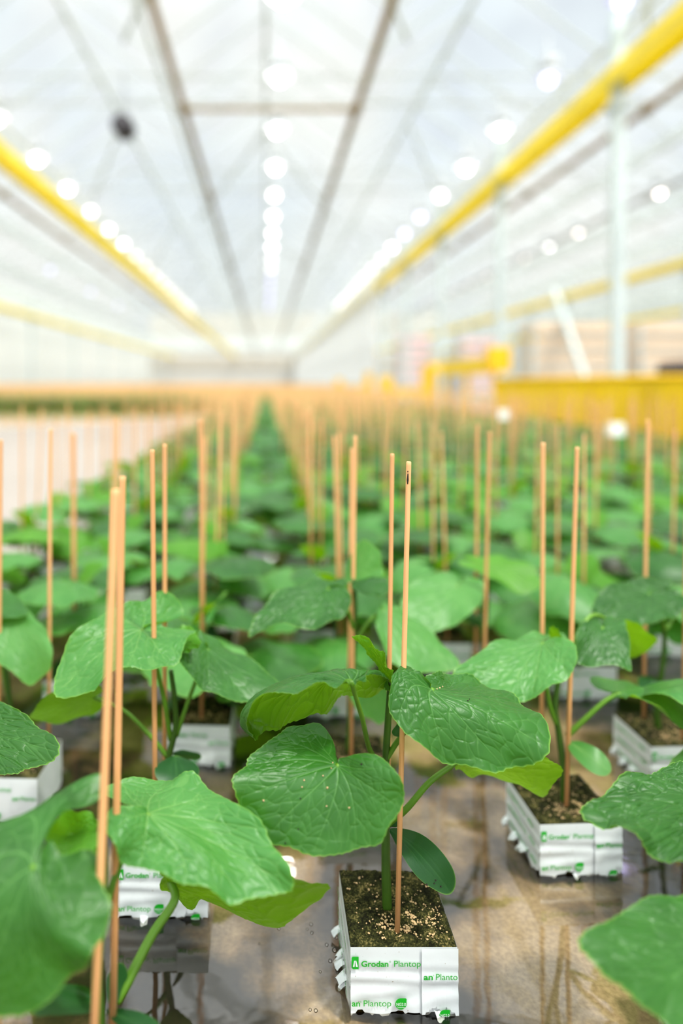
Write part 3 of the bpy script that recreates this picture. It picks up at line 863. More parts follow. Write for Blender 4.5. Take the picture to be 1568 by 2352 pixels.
# seed leaf and stubs at the lower node
lg = leaf(H, (899,1908,.692), [
    (0,1036,2052,.642),(14,1002,2046,.644),(30,958,2014,.650),(55,922,1962,.664),(100,902,1925,.684),
    (-12,1046,2020,.642),(-26,1030,1978,.646),(-45,990,1932,.660),(-80,940,1906,.678),(-130,903,1902,.692)],
    'cotyledon', MID, kind='oval', amp=.45, wave=0, name='cotyledon', label='smooth oval seed leaf')
specks(lg, [(981,2033),(997,2030),(1013,2037),(1000,2022)], M['dark'], .0009, 'dark_specks')
leaf(H, (898,1898,.694), [(0,912,1868,.690),(60,918,1885,.69),(120,908,1900,.692),(-60,896,1875,.698),(-120,890,1892,.698)], 'cotyledon', (110,24), kind='oval', amp=.3, wave=0, name='bract')
leaf(H, (905,1690,.698), [(0,922,1668,.694),(60,926,1680,.693),(120,915,1692,.695),(-60,908,1668,.70),(-120,900,1684,.70)], 'stem' if False else 'cotyledon', (110,24), kind='oval', amp=.3, wave=0, name='bract')

# ---- big blurred plant at the lower corner ----------------------------------------
L1 = plant(-.130, .508, 'blurred cucumber seedling filling the near corner, its leaves in front of two stakes', 0.02, False, 1, True, False)
stem(L1, [(230,2500,.520),(226,2330,.518),(222,2240,.520),(232,2120,.525),(238,2000,.53),(236,1880,.535)], .0048, .0030)
leaf(L1, (75,1992,.462), [
    (0,-70,2350,.425),(25,-160,2240,.425),(50,-190,2110,.430),(78,-160,2000,.455),(105,-60,1905,.480),(128,60,1868,.500),(146,150,1815,.518),(158,240,1776,.530),(166,225,1836,.515),(172,150,1862,.500),(177,100,1935,.475),
    (-20,55,2328,.436),(-40,120,2290,.440),(-60,172,2240,.446),(-80,212,2192,.442),(-98,240,2145,.452),(-115,252,2090,.462),(-132,240,2030,.474),(-148,222,1972,.484),(-160,190,1948,.486),(-170,135,1962,.476)],
    'leaf', HI, [(228,2120,.535),(180,2060,.520),(110,2010,.480)], seed=0, amp=.6, wave=.015)
leaf(L1, (343,1868,.556), [
    (0,668,2044,.540),(12,630,2056,.534),(25,580,2066,.528),(38,522,2076,.524),(52,480,2046,.522),(68,420,2026,.520),(85,368,2010,.520),(104,312,1992,.522),(122,274,1972,.524),(138,256,1935,.522),(152,241,1888,.535),(164,256,1856,.545),(174,300,1858,.552),
    (-10,664,1995,.542),(-24,630,1935,.556),(-38,592,1884,.568),(-54,530,1842,.584),(-70,482,1808,.598),(-88,440,1778,.610),(-108,396,1788,.612),(-130,330,1790,.610),(-148,272,1794,.602),(-160,238,1812,.590),(-172,290,1848,.566)],
    'leaf_pale_sheen', HI, [(240,2100,.535),(262,2020,.54),(300,1930,.548)], seed=2, amp=.7, wave=.02, inner=[(.5,0,510,1945,.556),(.5,45,460,1960,.538),(.5,90,360,1935,.540)])
leaf(L1, (392,2026,.600), [
    (0,748,2050,.600),(-14,692,2100,.630),(-28,636,2130,.650),(-42,580,2129,.660),(-60,534,2088,.660),(-84,480,2064,.655),(-108,440,2083,.660),(-140,385,2052,.640),
    (14,715,2032,.590),(30,650,1990,.580),(60,570,1950,.575),(95,470,1950,.57),(140,390,1970,.58)],
    'leaf_young', MID, [(266,2300,.552),(300,2240,.560),(350,2145,.575),(400,2068,.588)], seed=1, amp=1.0, pr=(.0044,.0034), label='yellow-green leaf seen from below')
leaf(L1, (232,1905,.535), [
    (0,112,1975,.522),(25,105,1930,.526),(55,122,1885,.535),(85,155,1862,.546),(115,195,1862,.550),(150,226,1885,.546),
    (-25,130,1990,.515),(-60,170,1985,.512),(-100,215,1965,.518),(-150,238,1930,.525)],
    'leaf_young', MID, seed=0, amp=1.6, wave=.06, inner=[(.5,60,160,1920,.548)])
leaf(L1, (228,2300,.540), [(0,72,2322,.500),(30,90,2285,.515),(60,140,2262,.530),(110,205,2270,.538),(-30,110,2332,.492),(-60,165,2330,.505),(-110,220,2318,.525)], 'cotyledon', MID, kind='oval', amp=.3, wave=0, name='cotyledon')
leaf(L1, (250,2325,.545), [(0,372,2372,.520),(40,330,2385,.515),(100,268,2352,.53),(-30,345,2335,.53),(-70,290,2318,.54)], 'cotyledon', MID, kind='oval', amp=.3, wave=0, name='cotyledon')
leaf(L1, (248,2300,.550), [(0,292,2228,.552),(40,280,2270,.548),(100,262,2310,.545),(-40,262,2222,.556),(-100,244,2262,.556)], 'cotyledon', (110,24), kind='oval', amp=.3, wave=0, name='bract')

# ---- plant behind the near corner one ---------------------------------------------
L2 = plant(-.1155, .814, 'cucumber seedling whose lettered block peeps out under the pale near corner leaf', 0.0, True, 1)
stem(L2, [(388,1890,.83),(384,1800,.83),(388,1735,.828),(403,1670,.826),(400,1600,.822),(392,1540,.82)], .0046, .0026)
leaf(L2, (325,1445,.800), [
    (0,127,1593,.742),(14,126,1550,.752),(30,148,1490,.770),(48,195,1436,.792),(68,246,1404,.816),(90,300,1384,.836),(115,345,1372,.850),(138,384,1358,.862),(155,420,1398,.856),(168,400,1425,.836),(176,360,1436,.815),
    (-16,165,1602,.735),(-32,215,1584,.732),(-48,258,1550,.736),(-66,300,1530,.740),(-86,345,1540,.744),(-106,392,1532,.752),(-124,416,1505,.764),(-142,432,1470,.784),(-156,450,1446,.806),(-169,395,1442,.812)],
    'leaf_pale_sheen', MID, [(392,1700,.828),(375,1600,.820),(350,1500,.808)], seed=2, amp=1.1, wave=.03)
leaf(L2, (478,1490,.840), [
    (0,648,1588,.812),(18,610,1606,.800),(36,560,1614,.792),(56,505,1600,.788),(78,462,1580,.788),(98,434,1552,.794),(118,412,1516,.806),(138,412,1486,.822),(156,440,1470,.836),(172,468,1476,.840),
    (-14,628,1552,.830),(-32,590,1525,.846),(-54,545,1500,.858),(-78,505,1476,.866),(-110,470,1452,.870),(-140,455,1452,.862),(-168,468,1478,.846)],
    'leaf', MID, [(404,1690,.828),(432,1610,.830),(458,1540,.836)], seed=1, amp=.6, wave=.02)
leaf(L2, (215,1602,.835), [
    (0,68,1645,.846),(20,100,1660,.872),(45,155,1658,.895),(75,205,1642,.905),(110,245,1622,.895),(150,240,1604,.86),
    (-20,90,1614,.830),(-50,140,1585,.815),(-85,190,1572,.805),(-130,232,1580,.812)],
    'leaf', MID, [(384,1738,.828),(345,1690,.830),(285,1632,.833)], seed=0, amp=.5, label='dark leaf seen from below')
leaf(L2, (402,1735,.815), [(0,408,1802,.775),(30,365,1795,.775),(70,360,1758,.79),(120,385,1742,.808),(-30,450,1792,.778),(-70,450,1755,.795),(-120,422,1742,.808)], 'cotyledon', MID, kind='oval', amp=.3, wave=0, name='cotyledon')
leaf(L2, (396,1730,.835), [(0,462,1738,.87),(40,440,1745,.86),(100,408,1742,.845),(-40,440,1726,.86),(-100,408,1724,.845)], 'cotyledon', (110,24), kind='oval', amp=.3, wave=0, name='cotyledon')
leaf(L2, (412,1480,.82), [(0,462,1478,.80),(40,448,1490,.80),(110,418,1500,.81),(-40,440,1440,.83),(-110,408,1450,.835)], 'leaf_young', (110,24), seed=1, amp=2, wave=.05)

# ---- plant on the other side, block turned a little --------------------------------
R2 = plant(.3800, .880, 'cucumber seedling behind the blistered leaf, its block showing two printed sides', 0.05, True, 2)
stem(R2, [(1297,1852,.87),(1295,1780,.868),(1284,1690,.868),(1274,1625,.866),(1283,1560,.866),(1290,1480,.865)], .0047, .0026)
leaf(R2, (1245,1476,.850), [
    (0,1046,1562,.800),(18,1056,1530,.815),(36,1095,1497,.835),(58,1145,1476,.858),(84,1196,1462,.878),(112,1240,1454,.890),(140,1280,1456,.888),(162,1300,1470,.872),
    (-16,1090,1590,.790),(-34,1150,1610,.784),(-52,1195,1613,.782),(-72,1240,1594,.784),(-94,1290,1566,.790),(-116,1320,1530,.802),(-136,1326,1492,.820),(-154,1308,1468,.838),(-170,1275,1472,.85)],
    'leaf_pale_sheen', MID, [(1280,1670,.868),(1262,1620,.862),(1250,1540,.855)], seed=0, amp=.9, wave=.03)
leaf(R2, (1385,1440,.895), [
    (0,1446,1540,.850),(22,1408,1527,.850),(44,1362,1532,.852),(66,1330,1528,.858),(90,1318,1490,.868),(115,1326,1448,.882),(145,1348,1422,.900),(168,1372,1424,.904),
    (-20,1448,1500,.864),(-44,1442,1458,.880),(-75,1436,1432,.900),(-110,1412,1418,.918),(-145,1392,1418,.920),(-170,1384,1428,.905)],
    'leaf', MID, [(1286,1560,.866),(1330,1500,.875),(1370,1460,.89)], seed=1, amp=1.3, wave=.03)
leaf(R2, (1432,1440,.935), [
    (0,1508,1474,.93),(-25,1478,1500,.96),(-60,1446,1512,.985),(-110,1432,1490,.97),(25,1490,1455,.92),(60,1462,1432,.915),(110,1430,1425,.92)],
    'leaf_young', (110,24), [(1288,1540,.866),(1350,1420,.90),(1400,1425,.93)], seed=0, amp=.8)
leaf(R2, (1424,1592,.860), [
    (0,1600,1690,.840),(18,1560,1668,.822),(40,1520,1632,.815),(65,1480,1606,.815),(100,1442,1600,.830),(140,1420,1604,.850),
    (-18,1600,1655,.870),(-40,1560,1615,.900),(-65,1500,1590,.920),(-95,1440,1568,.930),(-120,1395,1556,.925),(-145,1352,1563,.905),(-165,1385,1585,.88)],
    'leaf_pale_sheen', MID, [(1302,1690,.866),(1345,1650,.862),(1390,1610,.860)], seed=2, amp=.7, pr=(.0036,.0026),
    inner=[(.6,-40,1500,1586,.885)])
leaf(R2, (1312,1708,.860), [(0,1402,1772,.825),(25,1366,1778,.822),(60,1325,1745,.840),(110,1305,1718,.856),(-20,1392,1738,.84),(-50,1358,1712,.85),(-110,1318,1702,.862)], 'leaf_pale_sheen', MID, kind='oval', amp=.3, wave=0, name='cotyledon')
leaf(R2, (1290,1480,.865), [(0,1262,1440,.86),(60,1275,1440,.85),(120,1290,1462,.855),(-60,1262,1462,.875),(-120,1280,1475,.875)], 'leaf_young', (110,24), seed=0, amp=2, wave=.05)

# ---- plant off the frame at the near right -----------------------------------------
R1 = plant(.425, .600, 'cucumber seedling standing beyond the frame edge, two dark leaves reaching in', 0.0, False, 0, True, False)
stem(R1, [(1600,2280,.600),(1602,2140,.598),(1598,2000,.596),(1600,1860,.594)], .0048, .003)
leaf(R1, (1640,1840,.600), [
    (0,1337,1876,.570),(16,1356,1838,.585),(34,1398,1808,.602),(54,1452,1782,.618),(78,1515,1766,.632),(105,1590,1758,.640),(135,1655,1775,.635),(160,1690,1810,.62),
    (-14,1368,1898,.556),(-28,1412,1894,.550),(-44,1456,1932,.540),(-60,1500,1966,.536),(-80,1560,1982,.536),(-110,1640,1975,.545),(-145,1705,1920,.565)],
    'leaf', HI, [(1602,1980,.596),(1615,1900,.598)], seed=1, amp=1.5, wave=.035)
leaf(R1, (1700,2165,.495), [
    (0,1333,2182,.470),(16,1362,2132,.485),(34,1420,2096,.498),(55,1490,2066,.512),(78,1570,2050,.522),(110,1680,2040,.53),(145,1770,2090,.52),
    (-14,1372,2222,.458),(-30,1425,2272,.448),(-48,1490,2324,.440),(-68,1560,2375,.434),(-100,1680,2400,.434),(-140,1775,2300,.455)],
    'leaf', HI, [(1605,2200,.598),(1640,2170,.56)], seed=0, amp=.7, wave=.02)

# ---- plant off the frame at the far left edge ---------------------------------------
L0 = plant(-.365, .700, 'cucumber seedling beyond the frame edge, one dark curled leaf tip reaching in', 0.0, False, 1, False, False)
stem(L0, [(-205,2060,.71),(-205,1900,.705),(-205,1700,.70)], .0048, .003)
leaf(L0, (-105,1660,.700), [
    (0,135,1738,.672),(18,84,1760,.664),(34,48,1774,.658),(55,0,1786,.654),(85,-80,1790,.656),(120,-150,1750,.67),(155,-160,1690,.69),
    (-12,120,1690,.690),(-26,88,1664,.700),(-44,42,1636,.712),(-64,-10,1604,.724),(-95,-90,1580,.735),(-130,-150,1600,.73),(-165,-140,1640,.71)],
    'leaf', HI, [(-205,1850,.705),(-160,1740,.70)], seed=2, amp=1.3, wave=.03)
L0B = plant(-.358, .975, 'cucumber seedling cut by the frame edge, with one pale leaf hanging over its white block', -0.03, False, 0, True, False)
stem(L0B, [(30,1745,.98),(22,1620,.978),(10,1500,.976),(0,1420,.975)], .0047, .0028)
leaf(L0B, (30,1412,.970), [
    (0,78,1572,.925),(20,30,1548,.920),(42,-20,1508,.925),(68,-50,1462,.940),(100,-60,1420,.960),(140,-30,1398,.978),
    (-18,112,1540,.925),(-38,122,1502,.932),(-60,112,1462,.945),(-88,92,1432,.962),(-125,62,1402,.978),(-160,40,1400,.98)],
    'leaf_pale_sheen', MID, [(18,1600,.978),(5,1500,.976)], seed=0, amp=.5)
leaf(L0B, (-10,1385,.985), [(0,66,1408,.96),(40,30,1420,.95),(110,-30,1410,.96),(-40,45,1375,.99),(-110,-10,1350,1.0)], 'leaf', MID, [(0,1430,.975)], seed=1, amp=.8)
leaf(L0B, (-40,1440,.98), [(0,-190,1470,.95),(50,-150,1430,.97),(110,-70,1420,.98),(-50,-150,1500,.94),(-110,-70,1480,.95)], 'leaf', MID, [(5,1500,.976)], seed=1, amp=.8)

# ---- plant right behind the sharp one ------------------------------------------------
MB1 = plant(.122, .985, 'cucumber seedling right behind the sharp one, mossy block glimpsed through its leaves', 0.0, True, 0)
stem(MB1, [(800,1728,.98),(806,1600,.978),(812,1500,.975),(815,1400,.972),(812,1330,.97)], .0046, .0026)
leaf(MB1, (752,1352,.945), [
    (0,574,1465,.880),(16,584,1415,.900),(34,612,1382,.925),(56,655,1354,.950),(82,705,1338,.970),(112,752,1330,.978),(145,795,1336,.968),
    (-14,596,1450,.880),(-30,625,1436,.884),(-50,672,1440,.882),(-72,722,1444,.882),(-96,766,1428,.892),(-122,800,1402,.910),(-150,806,1366,.932)],
    'leaf', MID, [(814,1450,.974),(790,1385,.96)], seed=1, amp=1.3, wave=.03)
leaf(MB1, (880,1400,.985), [
    (0,1050,1535,.945),(22,990,1545,.925),(45,930,1545,.918),(75,885,1500,.93),(110,865,1440,.955),(150,866,1402,.98),
    (-18,1030,1490,.965),(-42,985,1448,.985),(-75,935,1410,1.0),(-115,895,1388,1.005),(-150,878,1388,1.0)],
    'leaf_pale_sheen', MID, [(812,1480,.975),(845,1430,.98)], seed=2, amp=.5)
leaf(MB1, (815,1330,.97), [(0,868,1262,.98),(40,880,1310,.97),(110,845,1345,.965),(-40,835,1240,.985),(-110,800,1290,.98)], 'leaf_pale_sheen', (150,34), seed=0, amp=1.2)
leaf(MB1, (815,1345,.96), [(0,900,1352,.95),(45,880,1368,.945),(110,840,1365,.95),(-45,885,1328,.965),(-110,835,1330,.965)], 'leaf', (150,34), seed=2, amp=1.2)
leaf(MB1, (838,1560,.97), [(0,910,1640,.955),(30,880,1660,.95),(75,830,1640,.955),(-30,905,1590,.965),(-75,870,1560,.975)], 'leaf_pale_sheen', (150,34), [(805,1610,.978)], seed=2, amp=.4)

# ---- two further plants that show a clear leaf ----------------------------------------
MB2 = plant(.615, 1.056, 'cucumber seedling in the white block at the frame edge, level with one other row back', 0.04, True, 2)
stem(MB2, [(1512,1690,1.06),(1508,1620,1.058),(1520,1540,1.056),(1526,1470,1.055),(1520,1400,1.053)], .0047, .0028)
leaf(MB2, (1490,1362,1.03), [
    (0,1362,1432,.980),(20,1356,1395,1.0),(42,1376,1360,1.025),(68,1420,1338,1.05),(100,1475,1330,1.06),(140,1535,1335,1.055),
    (-18,1395,1440,.972),(-40,1440,1436,.970),(-68,1500,1430,.972),(-100,1555,1415,.985),(-140,1575,1375,1.01)],
    'leaf', MID, [(1526,1450,1.055),(1515,1395,1.04)], seed=0, amp=1.2, wave=.03)
leaf(MB2, (1580,1380,1.07), [(0,1740,1440,1.05),(40,1680,1470,1.03),(110,1580,1440,1.04),(-40,1700,1370,1.08),(-110,1600,1345,1.09)], 'leaf_pale_sheen', MID, [(1526,1450,1.055)], seed=1, amp=.8)
leaf(MB2, (1500,1560,1.045), [(0,1478,1600,1.02),(40,1465,1575,1.03),(110,1480,1552,1.04),(-40,1520,1600,1.02),(-110,1522,1565,1.04)], 'cotyledon', (110,24), kind='oval', amp=.3, wave=0, name='cotyledon')
MB3 = plant(.368, 1.175, 'cucumber seedling with a yellow-lit upper leaf, behind the block showing two printed sides', 0.0, True, 1)
stem(MB3, [(1098,1590,1.18),(1110,1480,1.178),(1118,1400,1.176),(1120,1320,1.174)], .0046, .0026)
leaf(MB3, (1050,1345,1.13), [
    (0,985,1452,1.06),(24,940,1420,1.07),(50,922,1380,1.095),(80,940,1345,1.125),(115,990,1320,1.15),(150,1040,1315,1.155),
    (-24,1035,1440,1.065),(-50,1075,1415,1.075),(-85,1105,1380,1.095),(-125,1112,1340,1.125),(-160,1080,1325,1.14)],
    'leaf_pale_sheen', MID, [(1116,1420,1.176),(1085,1370,1.15)], seed=1, amp=.7)
leaf(MB3, (1105,1295,1.16), [
    (0,1240,1338,1.14),(25,1205,1365,1.12),(55,1150,1340,1.125),(100,1090,1312,1.14),(-25,1225,1305,1.16),(-60,1165,1280,1.185),(-110,1095,1278,1.185)],
    'leaf_young', MID, [(1118,1380,1.176)], seed=0, amp=.8)
leaf(MB3, (1100,1420,1.19), [(0,1040,1330,1.28),(50,1080,1330,1.29),(110,1110,1380,1.24),(-50,1020,1380,1.24),(-110,1060,1420,1.21)], 'leaf', MID, [(1112,1470,1.178)], seed=2, amp=.8)

# ================================================================== stakes of the hand-placed plants
def pstake(bx, by, Yb, tx, ty, Yt, label, **k):
    b = W(bx, by, Yb); t = W(tx, ty, Yt)
    return stake(b, t, label, **k)
s = pstake(912,2140,.6646, 938.5,1060,.668, 'wooden stake in front of the sharp plant stem, dark smudge near its tip', seg=20, r=.0026)
mk = MB()
c = W(935.5,1097,.6655); rr_ = .0018
mk.tube(np.array([c+[0,-.0007,-.0062], c+[0,-.0009,-.002], c+[.0003,-.0009,.004]]), [.0004,.0010,.0005], 8, smoothn=3)
mk.tube(np.array([W(936,1083,.6655)+[0,-.0007,-.0006], W(936,1083,.6655)+[0,-.0007,.0008]]), [.0006,.0004], 8)
mo = mk.build('dark_smudge', M['dark'], s, True, s.location)
pstake(888,2010,.737, 900.5,1042,.742, 'wooden stake standing just behind the sharp plant stem', seg=16, r=.0025)
pstake(206,2640,.478, 266,1124,.478, 'nearest wooden stake, broad and blurred, leaning along the near corner leaf', seg=16)
pstake(258,2430,.541, 281,1094,.543, 'wooden stake overlapped by the nearest one, base behind the corner plant stem', seg=16)
pstake(357,1950,.790, 350,1033,.785, 'wooden stake in front of the puckered pale leaf, rising from the half-hidden lettered block')
pstake(378,1855,.860, 378.5,1020,.858, 'wooden stake behind the puckered pale leaf, rear one of its block')
pstake(1300,1852,.862, 1325,1027,.862, 'wooden stake leaning in the block that shows two printed sides')
pstake(1243,1795,.915, 1247,1017,.905, 'pale upright wooden stake at the back of the block showing two printed sides')
pstake(806,1740,.973, 815,1002,.972, 'wooden stake at the front of the mossy block behind the sharp plant')
pstake(800,1700,1.02, 808,1030,1.02, 'wooden stake at the back of the mossy block behind the sharp plant')
pstake(1108,1665,1.115, 1124,992,1.105, 'wooden stake rising from the plant with the yellow-lit leaf')
pstake(1092,1600,1.20, 1096,975,1.20, 'pale wooden stake behind the plant with the yellow-lit leaf')
pstake(1568,1700,1.022, 1580,1015,1.02, 'wooden stake cut by the frame edge beside the white block')
pstake(1478,1640,1.09, 1487,965,1.10, 'broad blurred wooden stake behind the block at the frame edge')
pstake(-4,1780,.95, 2,1010,.95, 'wooden stake half cut off by the frame edge over the pale hanging leaf')
pstake(112,1720,1.01, 116,985,1.01, 'wooden stake beside the bright glint over the pale hanging leaf')

# ================================================================== the other plants, row by row
hand = [(.131,.698),(-.130,.508),(-.1155,.814),(.38,.88),(.425,.600),(-.365,.7),(-.358,.975),(.122,.985),(.615,1.056),(.368,1.175)]
cols = {}
XS = [-.605, -.362, -.120, .128] + [.374 + .2465*k for k in range(0, 11)]
Y0 = {-.605:.66, -.362:.70, -.120:.545, .128:.698}
spots = []
ORD = ['first','second','third','fourth','fifth','sixth','seventh','eighth','ninth','tenth','eleventh','twelfth']
for ci, X in enumerate(XS):
    y0 = Y0.get(X, [.595,.78,.69][(ci-4) % 3])
    k = 0
    Y = y0
    while Y < 16.5:
        x = X + random.uniform(-.016,.016); y = Y + random.uniform(-.016,.016)
        near = any(math.hypot(x-a, y-b) < .15 for a, b in hand)
        px = VX + F*x/y
        spots.append((x, y, ci, k, near, px))
        k += 1; Y += .284 if k < 40 else .284
vis = [s for s in spots if not s[4] and not (s[1] > 14 and s[0] > 2.42) and -110 < s[5] < 1680 and s[1] > .85]
vis.sort(key=lambda s: s[1])
N_PLANTS = 290
beside = [s for s in spots if not s[4] and .55 < s[1] < 2.8 and (1680 <= s[5] < 2150 or -450 < s[5] <= -110)]
indiv, mass = vis[:N_PLANTS] + beside, vis[N_PLANTS:]
colname = {0:'third column toward the concrete path', 1:'second column toward the concrete path', 2:'column beside the aisle on the concrete path side', 3:'column of the sharp front plant'}
def label_for(ci, k):
    o = ORD[min(k,11)]
    if ci == 3: return o, 'straight behind the sharp plant'
    if ci < 3: return o, '%s column toward the concrete path from the sharp plant' % ORD[2-ci]
    return o, '%s column toward the yellow barrier from the sharp plant' % ORD[ci-4]
PL = []
for n, (x, y, ci, k, near, px) in enumerate(indiv):
    r = random.choice([0, PI/2, PI, -PI/2]) + random.uniform(-.06,.06)
    if y < 3.6:
        kk, c = label_for(ci, k)
        lab = 'blurred cucumber seedling, %s back, %s' % (kk, c)
        root = empty('cucumber_seedling', (x, y, 0), lab, 'plant', 'cucumber seedlings in white blocks')
        add_block(root, random.uniform(-.06,.06), y < 1.5, n, y < 2.2, y < 1.6)
        generic_parts(root, n, 5 if y < 2.4 else 4, None, y < 2.4)
    else:
        side = 'concrete path side of the leafy aisle' if ci < 3 else ('rows nearest the leafy aisle' if ci < 10 else 'rows toward the yellow barrier')
        root = bpy.data.objects.new('cucumber_seedling', MERGED[n % len(MERGED)])
        root.location = (x, y, 0); root.rotation_euler = (0, 0, r); link(root)
        tag(root, 'small out-of-focus cucumber seedling deep in the %s' % side, 'plant', 'distant seedlings, ' + side)
    s_ = random.uniform(.93,1.05); root.scale = (s_,)*3 if y > 1.4 else (1,1,1)
    PL.append((x, y, ci, k))

# two stakes per block: the nearest as objects, the rest as one mass
SM = [MB().tube(np.array([[0,0,0],[0,0,.25],[0,0,.478],[0,0,.482]]), [.0028,.0028,.0027,.0021], 8).mesh('wooden_stake', M['stake'], True) for _ in range(1)]
far_stakes = MB()
for (x, y, ci, k, near, px) in vis[:150] + beside + vis[150:]:
    for q in (0, 1):
        if q and px > 900 and y > 1.5 and random.random() < .6: continue
        bx = x + random.uniform(-.022,.022); by = y + (-.032 if q == 0 else .036) + random.uniform(-.008,.008)
        tz = random.uniform(.90,1.02); rx, ry = random.gauss(0,.014), random.gauss(0,.014)
        if stake_count < 325 and y < 5.2:
            o = bpy.data.objects.new('wooden_stake', SM[0]); o.location = (bx, by, BH-.012); o.rotation_euler = (rx, ry, 0); o.scale = (1,1,tz); link(o)
            if y < 2.6:
                kk, c = label_for(ci, k)
                lab = '%s stake of seedling %s back, %s' % ('front' if q == 0 else 'rear', kk, c)
                tag(o, lab, 'stake', 'wooden stakes standing in the blocks')
            else:
                side = 'concrete path side of the leafy aisle' if ci < 3 else ('rows nearest the leafy aisle' if ci < 10 else 'rows toward the yellow barrier')
                tag(o, 'thin blurred wooden stake among the distant %s' % side, 'stake', 'distant stakes, ' + side)
            stake_count += 1
        else:
            h = .485*tz
            far_stakes.tube(np.array([[bx,by,.05],[bx+ry*h,by-rx*h,.05+h]]), .0034, 4, False)

# the mass of plants beyond
FARM = [merged_plant(60+k, 13, 4, 4, False).arrays() for k in range(5)]
mv, mq, mt, mqm, mtm, nn = [], [], [], [], [], 0
def mass_plant(x, y, sc):
    global nn
    V, fs, mi = FARM[random.randrange(5)]
    V = rot2(V*sc, random.uniform(0, 6.28)) + [x, y, 0]
    mv.append(V)
    nq = 0
    for f in fs:
        if f.shape[1] == 4: mq.append(f+nn); mqm.append(mi[:len(f)]); nq = len(f)
        else: mt.append(f+nn); mtm.append(mi[nq:])
    nn += len(V)
for (x, y, ci, k, near, px) in mass: mass_plant(x, y, random.uniform(.95,1.1))
Y = 16.6
while Y < 70:
    st = .246 if Y < 26 else .5
    xl = max(-19, -.43*Y)
    x = xl
    while x < 2.45:
        if random.random() < (1 if Y < 26 else .8) and abs(x+15.45) > .6:
            if Y < 34 or random.random() < .5: mass_plant(x+random.uniform(-.03,.03), Y+random.uniform(-.1,.1), 1.05 if Y < 26 else 1.5)
            for q in range(2):
                bx = x + random.uniform(-.04,.04); by = Y + random.uniform(-.1,.1)
                w = .006 if Y < 26 else .012
                far_stakes.add([[bx-w,by,.05],[bx+w,by,.05],[bx+w,by,.54],[bx-w,by,.54]], [[0,1,2,3]])
        x += st
    Y += .42 if Y < 26 else .9
me = mesh_np('seedling_foliage', np.concatenate(mv), [np.concatenate(mq), np.concatenate(mt)], PMATS, np.concatenate(mqm+mtm), True)
o = link(bpy.data.objects.new('seedling_foliage', me)); tag(o, 'distant mass of green cucumber seedlings running to the end wall', 'plants', kind='stuff')
o = far_stakes.build('distant_stakes', M['stake_far']); tag(o, 'distant haze of orange wooden stakes above the far seedlings', 'stakes', kind='stuff')

# ================================================================== floor, water, path
mb = MB(); mb.box((-32,-3,-.30),(45,122,-.010)); o = mb.build('floor', M['floor']); tag(o, kind='structure')
# pale dry concrete path beside the bed
def flat(name, pts, z, mat):
    v = [[x, y, z] for x, y in pts]
    me = bpy.data.meshes.new(name); me.from_pydata(v, [], [list(range(len(v)))]); me.materials.append(mat); me.update()
    return link(bpy.data.objects.new(name, me))
o = flat('path', [(-30,-2.5),(-.80,-2.5),(-.80,13.0),(-1.35,12.4),(-2.4,10.8),(-3.6,9.0),(-6.5,6.5),(-30,4.0)], .006, M['path']); tag(o, kind='structure')
o = flat('water', [(-30,-2.8),(44,-2.8),(44,121),(-30,121)], .0035, M['water']); tag(o, 'shallow water standing on the concrete floor', kind='structure')

# bubbles clinging beside the sharp block
bub = MB(); g = np.random.default_rng(4)
ms, nt, out = new_mat('bubble_film')
fr = N(nt,'ShaderNodeFresnel'); fr.inputs[0].default_value = 1.5
gl = N(nt,'ShaderNodeBsdfGlossy'); gl.inputs['Roughness'].default_value = .02
tr = N(nt,'ShaderNodeBsdfTransparent'); mx = N(nt,'ShaderNodeMixShader')
nt.links.new(fr.outputs[0], mx.inputs[0]); nt.links.new(tr.outputs[0], mx.inputs[1]); nt.links.new(gl.outputs[0], mx.inputs[2]); nt.links.new(mx.outputs[0], out.inputs[0])
bmx = bmesh.new(); bmesh.ops.create_uvsphere(bmx, u_segments=16, v_segments=10, radius=1)
bv = np.array([v.co[:] for v in bmx.verts]); bq = [[v.index for v in f.verts] for f in bmx.faces]; bmx.free()
for px, py, r in ((768,2190,.0026),(772,2160,.002),(776,2205,.003),(772,2230,.002),(714,2130,.002),(716,2150,.0018),(705,2142,.0015),(750,2178,.0018),(758,2215,.002),(640,2140,.0018),(655,2120,.0014),(595,2175,.0012),(735,2240,.0014),(725,2330,.0018),(712,2328,.0015)):
    Yb = F*HC/(py-VY)
    c = W(px, py, Yb)
    bub.add(bv*r*np.array([1,1,.75])+[c[0],c[1],.0036], [f for f in bq if len(f)==4], [f for f in bq if len(f)==3])
o = bub.build('water_bubbles', ms, None, True); tag(o, 'small clear bubbles floating on the water beside the lettered block', 'bubbles', kind='stuff')

# ================================================================== greenhouse
HZ = 5.05   # beam height
XL, XR, YE = -19.4, 31.0, 115.0
def structure(name, mb, mat, smooth=False, label=None):
    o = mb.build(name, mat, None, smooth); o['kind'] = 'structure'
    if label: o['label'] = label
    return o
# side and end walls
structure('wall_left', MB().box((XL-.2,-3,0),(XL,YE,8)), M['haze_white'])
structure('wall_right', MB().box((XR,-3,0),(XR+.2,YE,8)), M['haze_white'])
wf = structure('wall_far', MB().box((XL,YE,0),(XR,YE+.2,8)), M['haze_grey'])
tb = MB(); tb.box((XL,YE-.12,8.4-.1),(XR,YE-.02,12.4)); structure('trim_1', tb, M['haze_beige'])
tb = MB(); tb.box((XL,YE-.14,3.0),(XR,YE-.02,5.0)); structure('trim_2', tb, M['haze_beige'])
tb = MB(); tb.box((XL,YE-.15,6.2),(XR,YE-.02,8.2)); structure('trim_3', tb, M['haze_white'])
